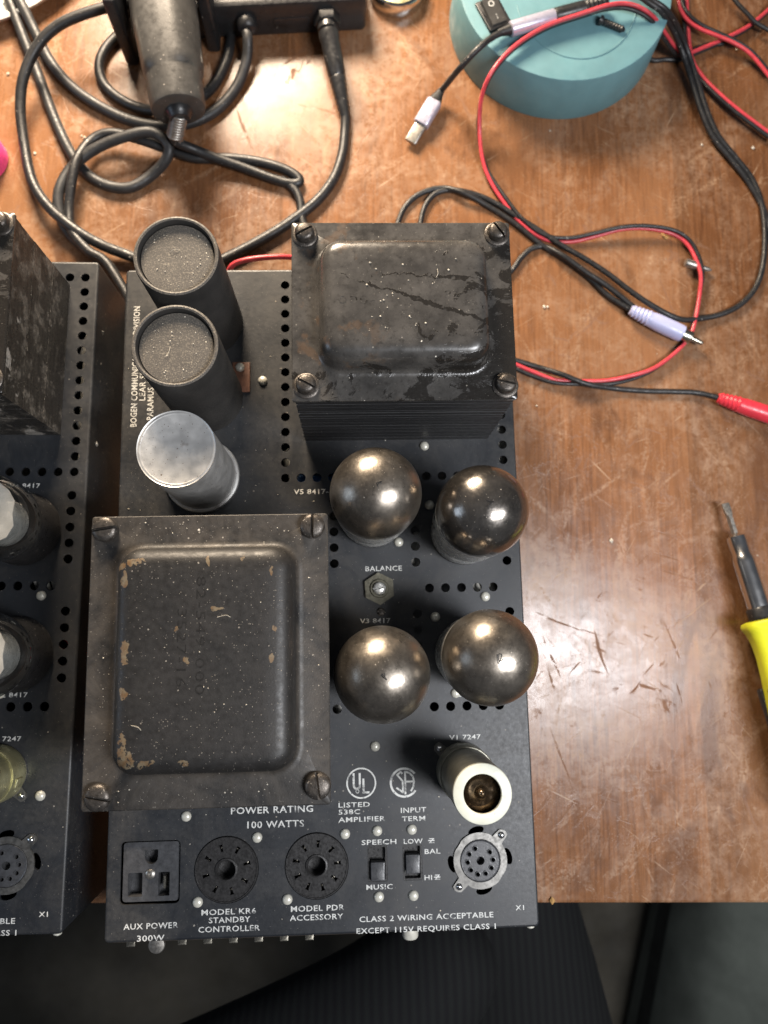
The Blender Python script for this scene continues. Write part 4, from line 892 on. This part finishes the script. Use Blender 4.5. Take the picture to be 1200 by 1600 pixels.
# crumbs and splinters on the table
m = MB(); rr = random.Random(3)
def crumb(m, x, y, z, s):
    vs = [(x+s*rr.uniform(.6, 1)*c[0], y+s*rr.uniform(.5, 1)*c[1], z+s*.45*(c[2]+1)) for c in ((1,0,0),(0,1,0),(-1,0,0),(0,-1,0),(0,0,1),(0,0,-1))]
    m.add(vs, [(0,1,4),(1,2,4),(2,3,4),(3,0,4),(1,0,5),(2,1,5),(3,2,5),(0,3,5)])
for x, y in [(147.6, 292.4), (246.8, 282.8), (280.6, 280.7), (276.5, 352.7), (5.4, 201.9), (-140.0, 286.8), (-148.8, 285.9), (-150.8, 287.2), (-198.7, 330.4), (-179.2, 275.2), (129.0, 108.3), (139.2, 171.8), (137.2, 171.8), (17.1, -104.3), (169.4, 24.8), (46.3, -87.8)]: crumb(m, x, y, .05, rr.uniform(.7, 1.7))
for k in range(60): crumb(m, rr.uniform(-180, 290), rr.uniform(-160, 380), .05, rr.uniform(.15, .5))
kind(tag(m.build('crumbs', M['crumb'], None, smooth=0), 'pale crumbs scattered over the table', 'crumbs'), 'stuff')
m = MB()
for x, y in [(122.4, -173.7), (216.4, 220.1), (217.8, 217.9)]: crumb(m, x, y, .05, 2.3)
kind(tag(m.build('splinters', M['ochre'], None, smooth=0), 'ochre splinters on the table', 'splinters'), 'stuff')

m = MB()
for k in range(16): crumb(m, PTC[0]+rr.uniform(-22, 22), PTC[1]+rr.uniform(-30, 30), TOP+76.4+13.2, rr.uniform(.12, .38))
for k in range(34):
    t_ = rr.choice((-1, 1)); x, y = (rr.uniform(-38, 38), t_*rr.uniform(47, 54)) if rr.random() < .5 else (t_*rr.uniform(37.5, 45), rr.uniform(-46, 46))
    crumb(m, PTC[0]+x, PTC[1]+y, TOP+76.45, rr.uniform(.15, .5))
for cx, cy in CAPS:
    for k in range(34):
        q, r_ = rr.uniform(0, 6.28), 14.5*math.sqrt(rr.random()); crumb(m, cx+r_*math.cos(q), cy+r_*math.sin(q), TOP+68.15, rr.uniform(.15, .5))
for k in range(30): crumb(m, OTC[0]+rr.uniform(-24, 26), OTC[1]+rr.uniform(-16, 16), TOP+68.8+14.15, rr.uniform(.2, .6))
for k in range(90):
    x, y = rr.uniform(-98, 98), rr.uniform(-160, 160)
    if not (abs(x-PTC[0]) < 50 and abs(y-PTC[1]) < 60) and not (abs(x-OTC[0]) < 50 and abs(y-OTC[1]) < 43): crumb(m, x, y, TOP+.02, rr.uniform(.15, .5))
for (x, y), L_ in (((-30, -20), 5), ((-62, -60), 4), ((-57, 138), 4), ((-62, 90), 5), ((52, 118), 4), ((-20, 6), 4)):
    z_ = TOP+(89.8 if y < 0 else (76.7 if y < 20 else (68.4 if x < -50 else 83.2))); q = rr.uniform(0, 3)
    m.tube(spline([(x, y, z_), (x+L_*.4*math.cos(q), y+L_*.4*math.sin(q), z_+.4), (x+L_*math.cos(q+.4), y+L_*math.sin(q+.4), z_)], 4), .08, 5)
kind(tag(m.build('dust_flakes', M['crumb'], None, smooth=0), 'pale dust flakes and fibres lying on the amplifier', 'dust'), 'stuff')

# ------------------------------------------------------------------ person in the chair, cloth bag on the floor
V = [(20, -560, -190, 140, 105), (110, -520, -195, 98), (150, -380, -190, 84), (118, -240, -185, 74), (92, -120, -190, 66), (90, -70, -260, 60), (92, -60, -420, 56), (95, -75, -620, 40), (95, -110, -672, 42), (95, 20, -684, 36),
     (-70, -530, -190, 98), (-210, -470, -180, 84), (-330, -440, -165, 70), (-260, -400, -140, 64), (-120, -350, -120, 60), (0, -294, -108, 54), (50, -262, -100, 48), (100, -215, -98, 40), (20, -575, -80, 138, 100), (20, -585, 20, 140, 100)]
E_ = [(0,1),(1,2),(2,3),(3,4),(4,5),(5,6),(6,7),(7,8),(8,9),(0,10),(10,11),(11,12),(12,13),(13,14),(14,15),(15,16),(16,17),(0,18),(18,19)]
def person():
    me = bpy.data.meshes.new('person'); me.from_pydata([(p[0]*MM, p[1]*MM, p[2]*MM) for p in V], E_, []); me.materials.append(M['trouser'])
    o = bpy.data.objects.new('person', me); col.objects.link(o)
    md = o.modifiers.new('skin', 'SKIN'); md.use_smooth_shade = True
    bpy.context.view_layer.update()
    lay = me.skin_vertices[0]
    for i, p in enumerate(V): lay.data[i].radius = (p[3]*MM, (p[4] if len(p) > 4 else p[3])*MM)
    lay.data[0].use_root = True
    ss = o.modifiers.new('subsurf', 'SUBSURF'); ss.levels = 2; ss.render_levels = 2
    return o
tag(person(), 'lap of a seated person in black ribbed trousers, legs crossed', 'person')
bag = empty('cloth_bag', (600, -560, -712.6), (0, 0, math.radians(-16))); tag(bag, 'grey green cloth bag on the floor in the lower right corner', 'bag')
m = MB(); rings = []
for i, z in ((8, 0.2), (0, 20), (-6, 90), (0, 165), (14, 190), (40, 205), (90, 214)):
    rings.append([(p[0]+4*math.sin(p[1]*.03+z*.05), p[1], z+(5*math.sin(p[0]*.035)+4*math.sin(p[1]*.05)) * (1 if z > 100 else 0)) for p in rrect(420-2*i, 640-2*i, 60, 10)])
m.loft(rings); m.build('bag_body', M['cloth'], bag)
m = MB(); m.loft([[(p[0], p[1], z) for p in rrect(432, 652, 62, 10)] for z in (60, 96)], False, False); m.build('bag_strap', M['clothdark'], bag)
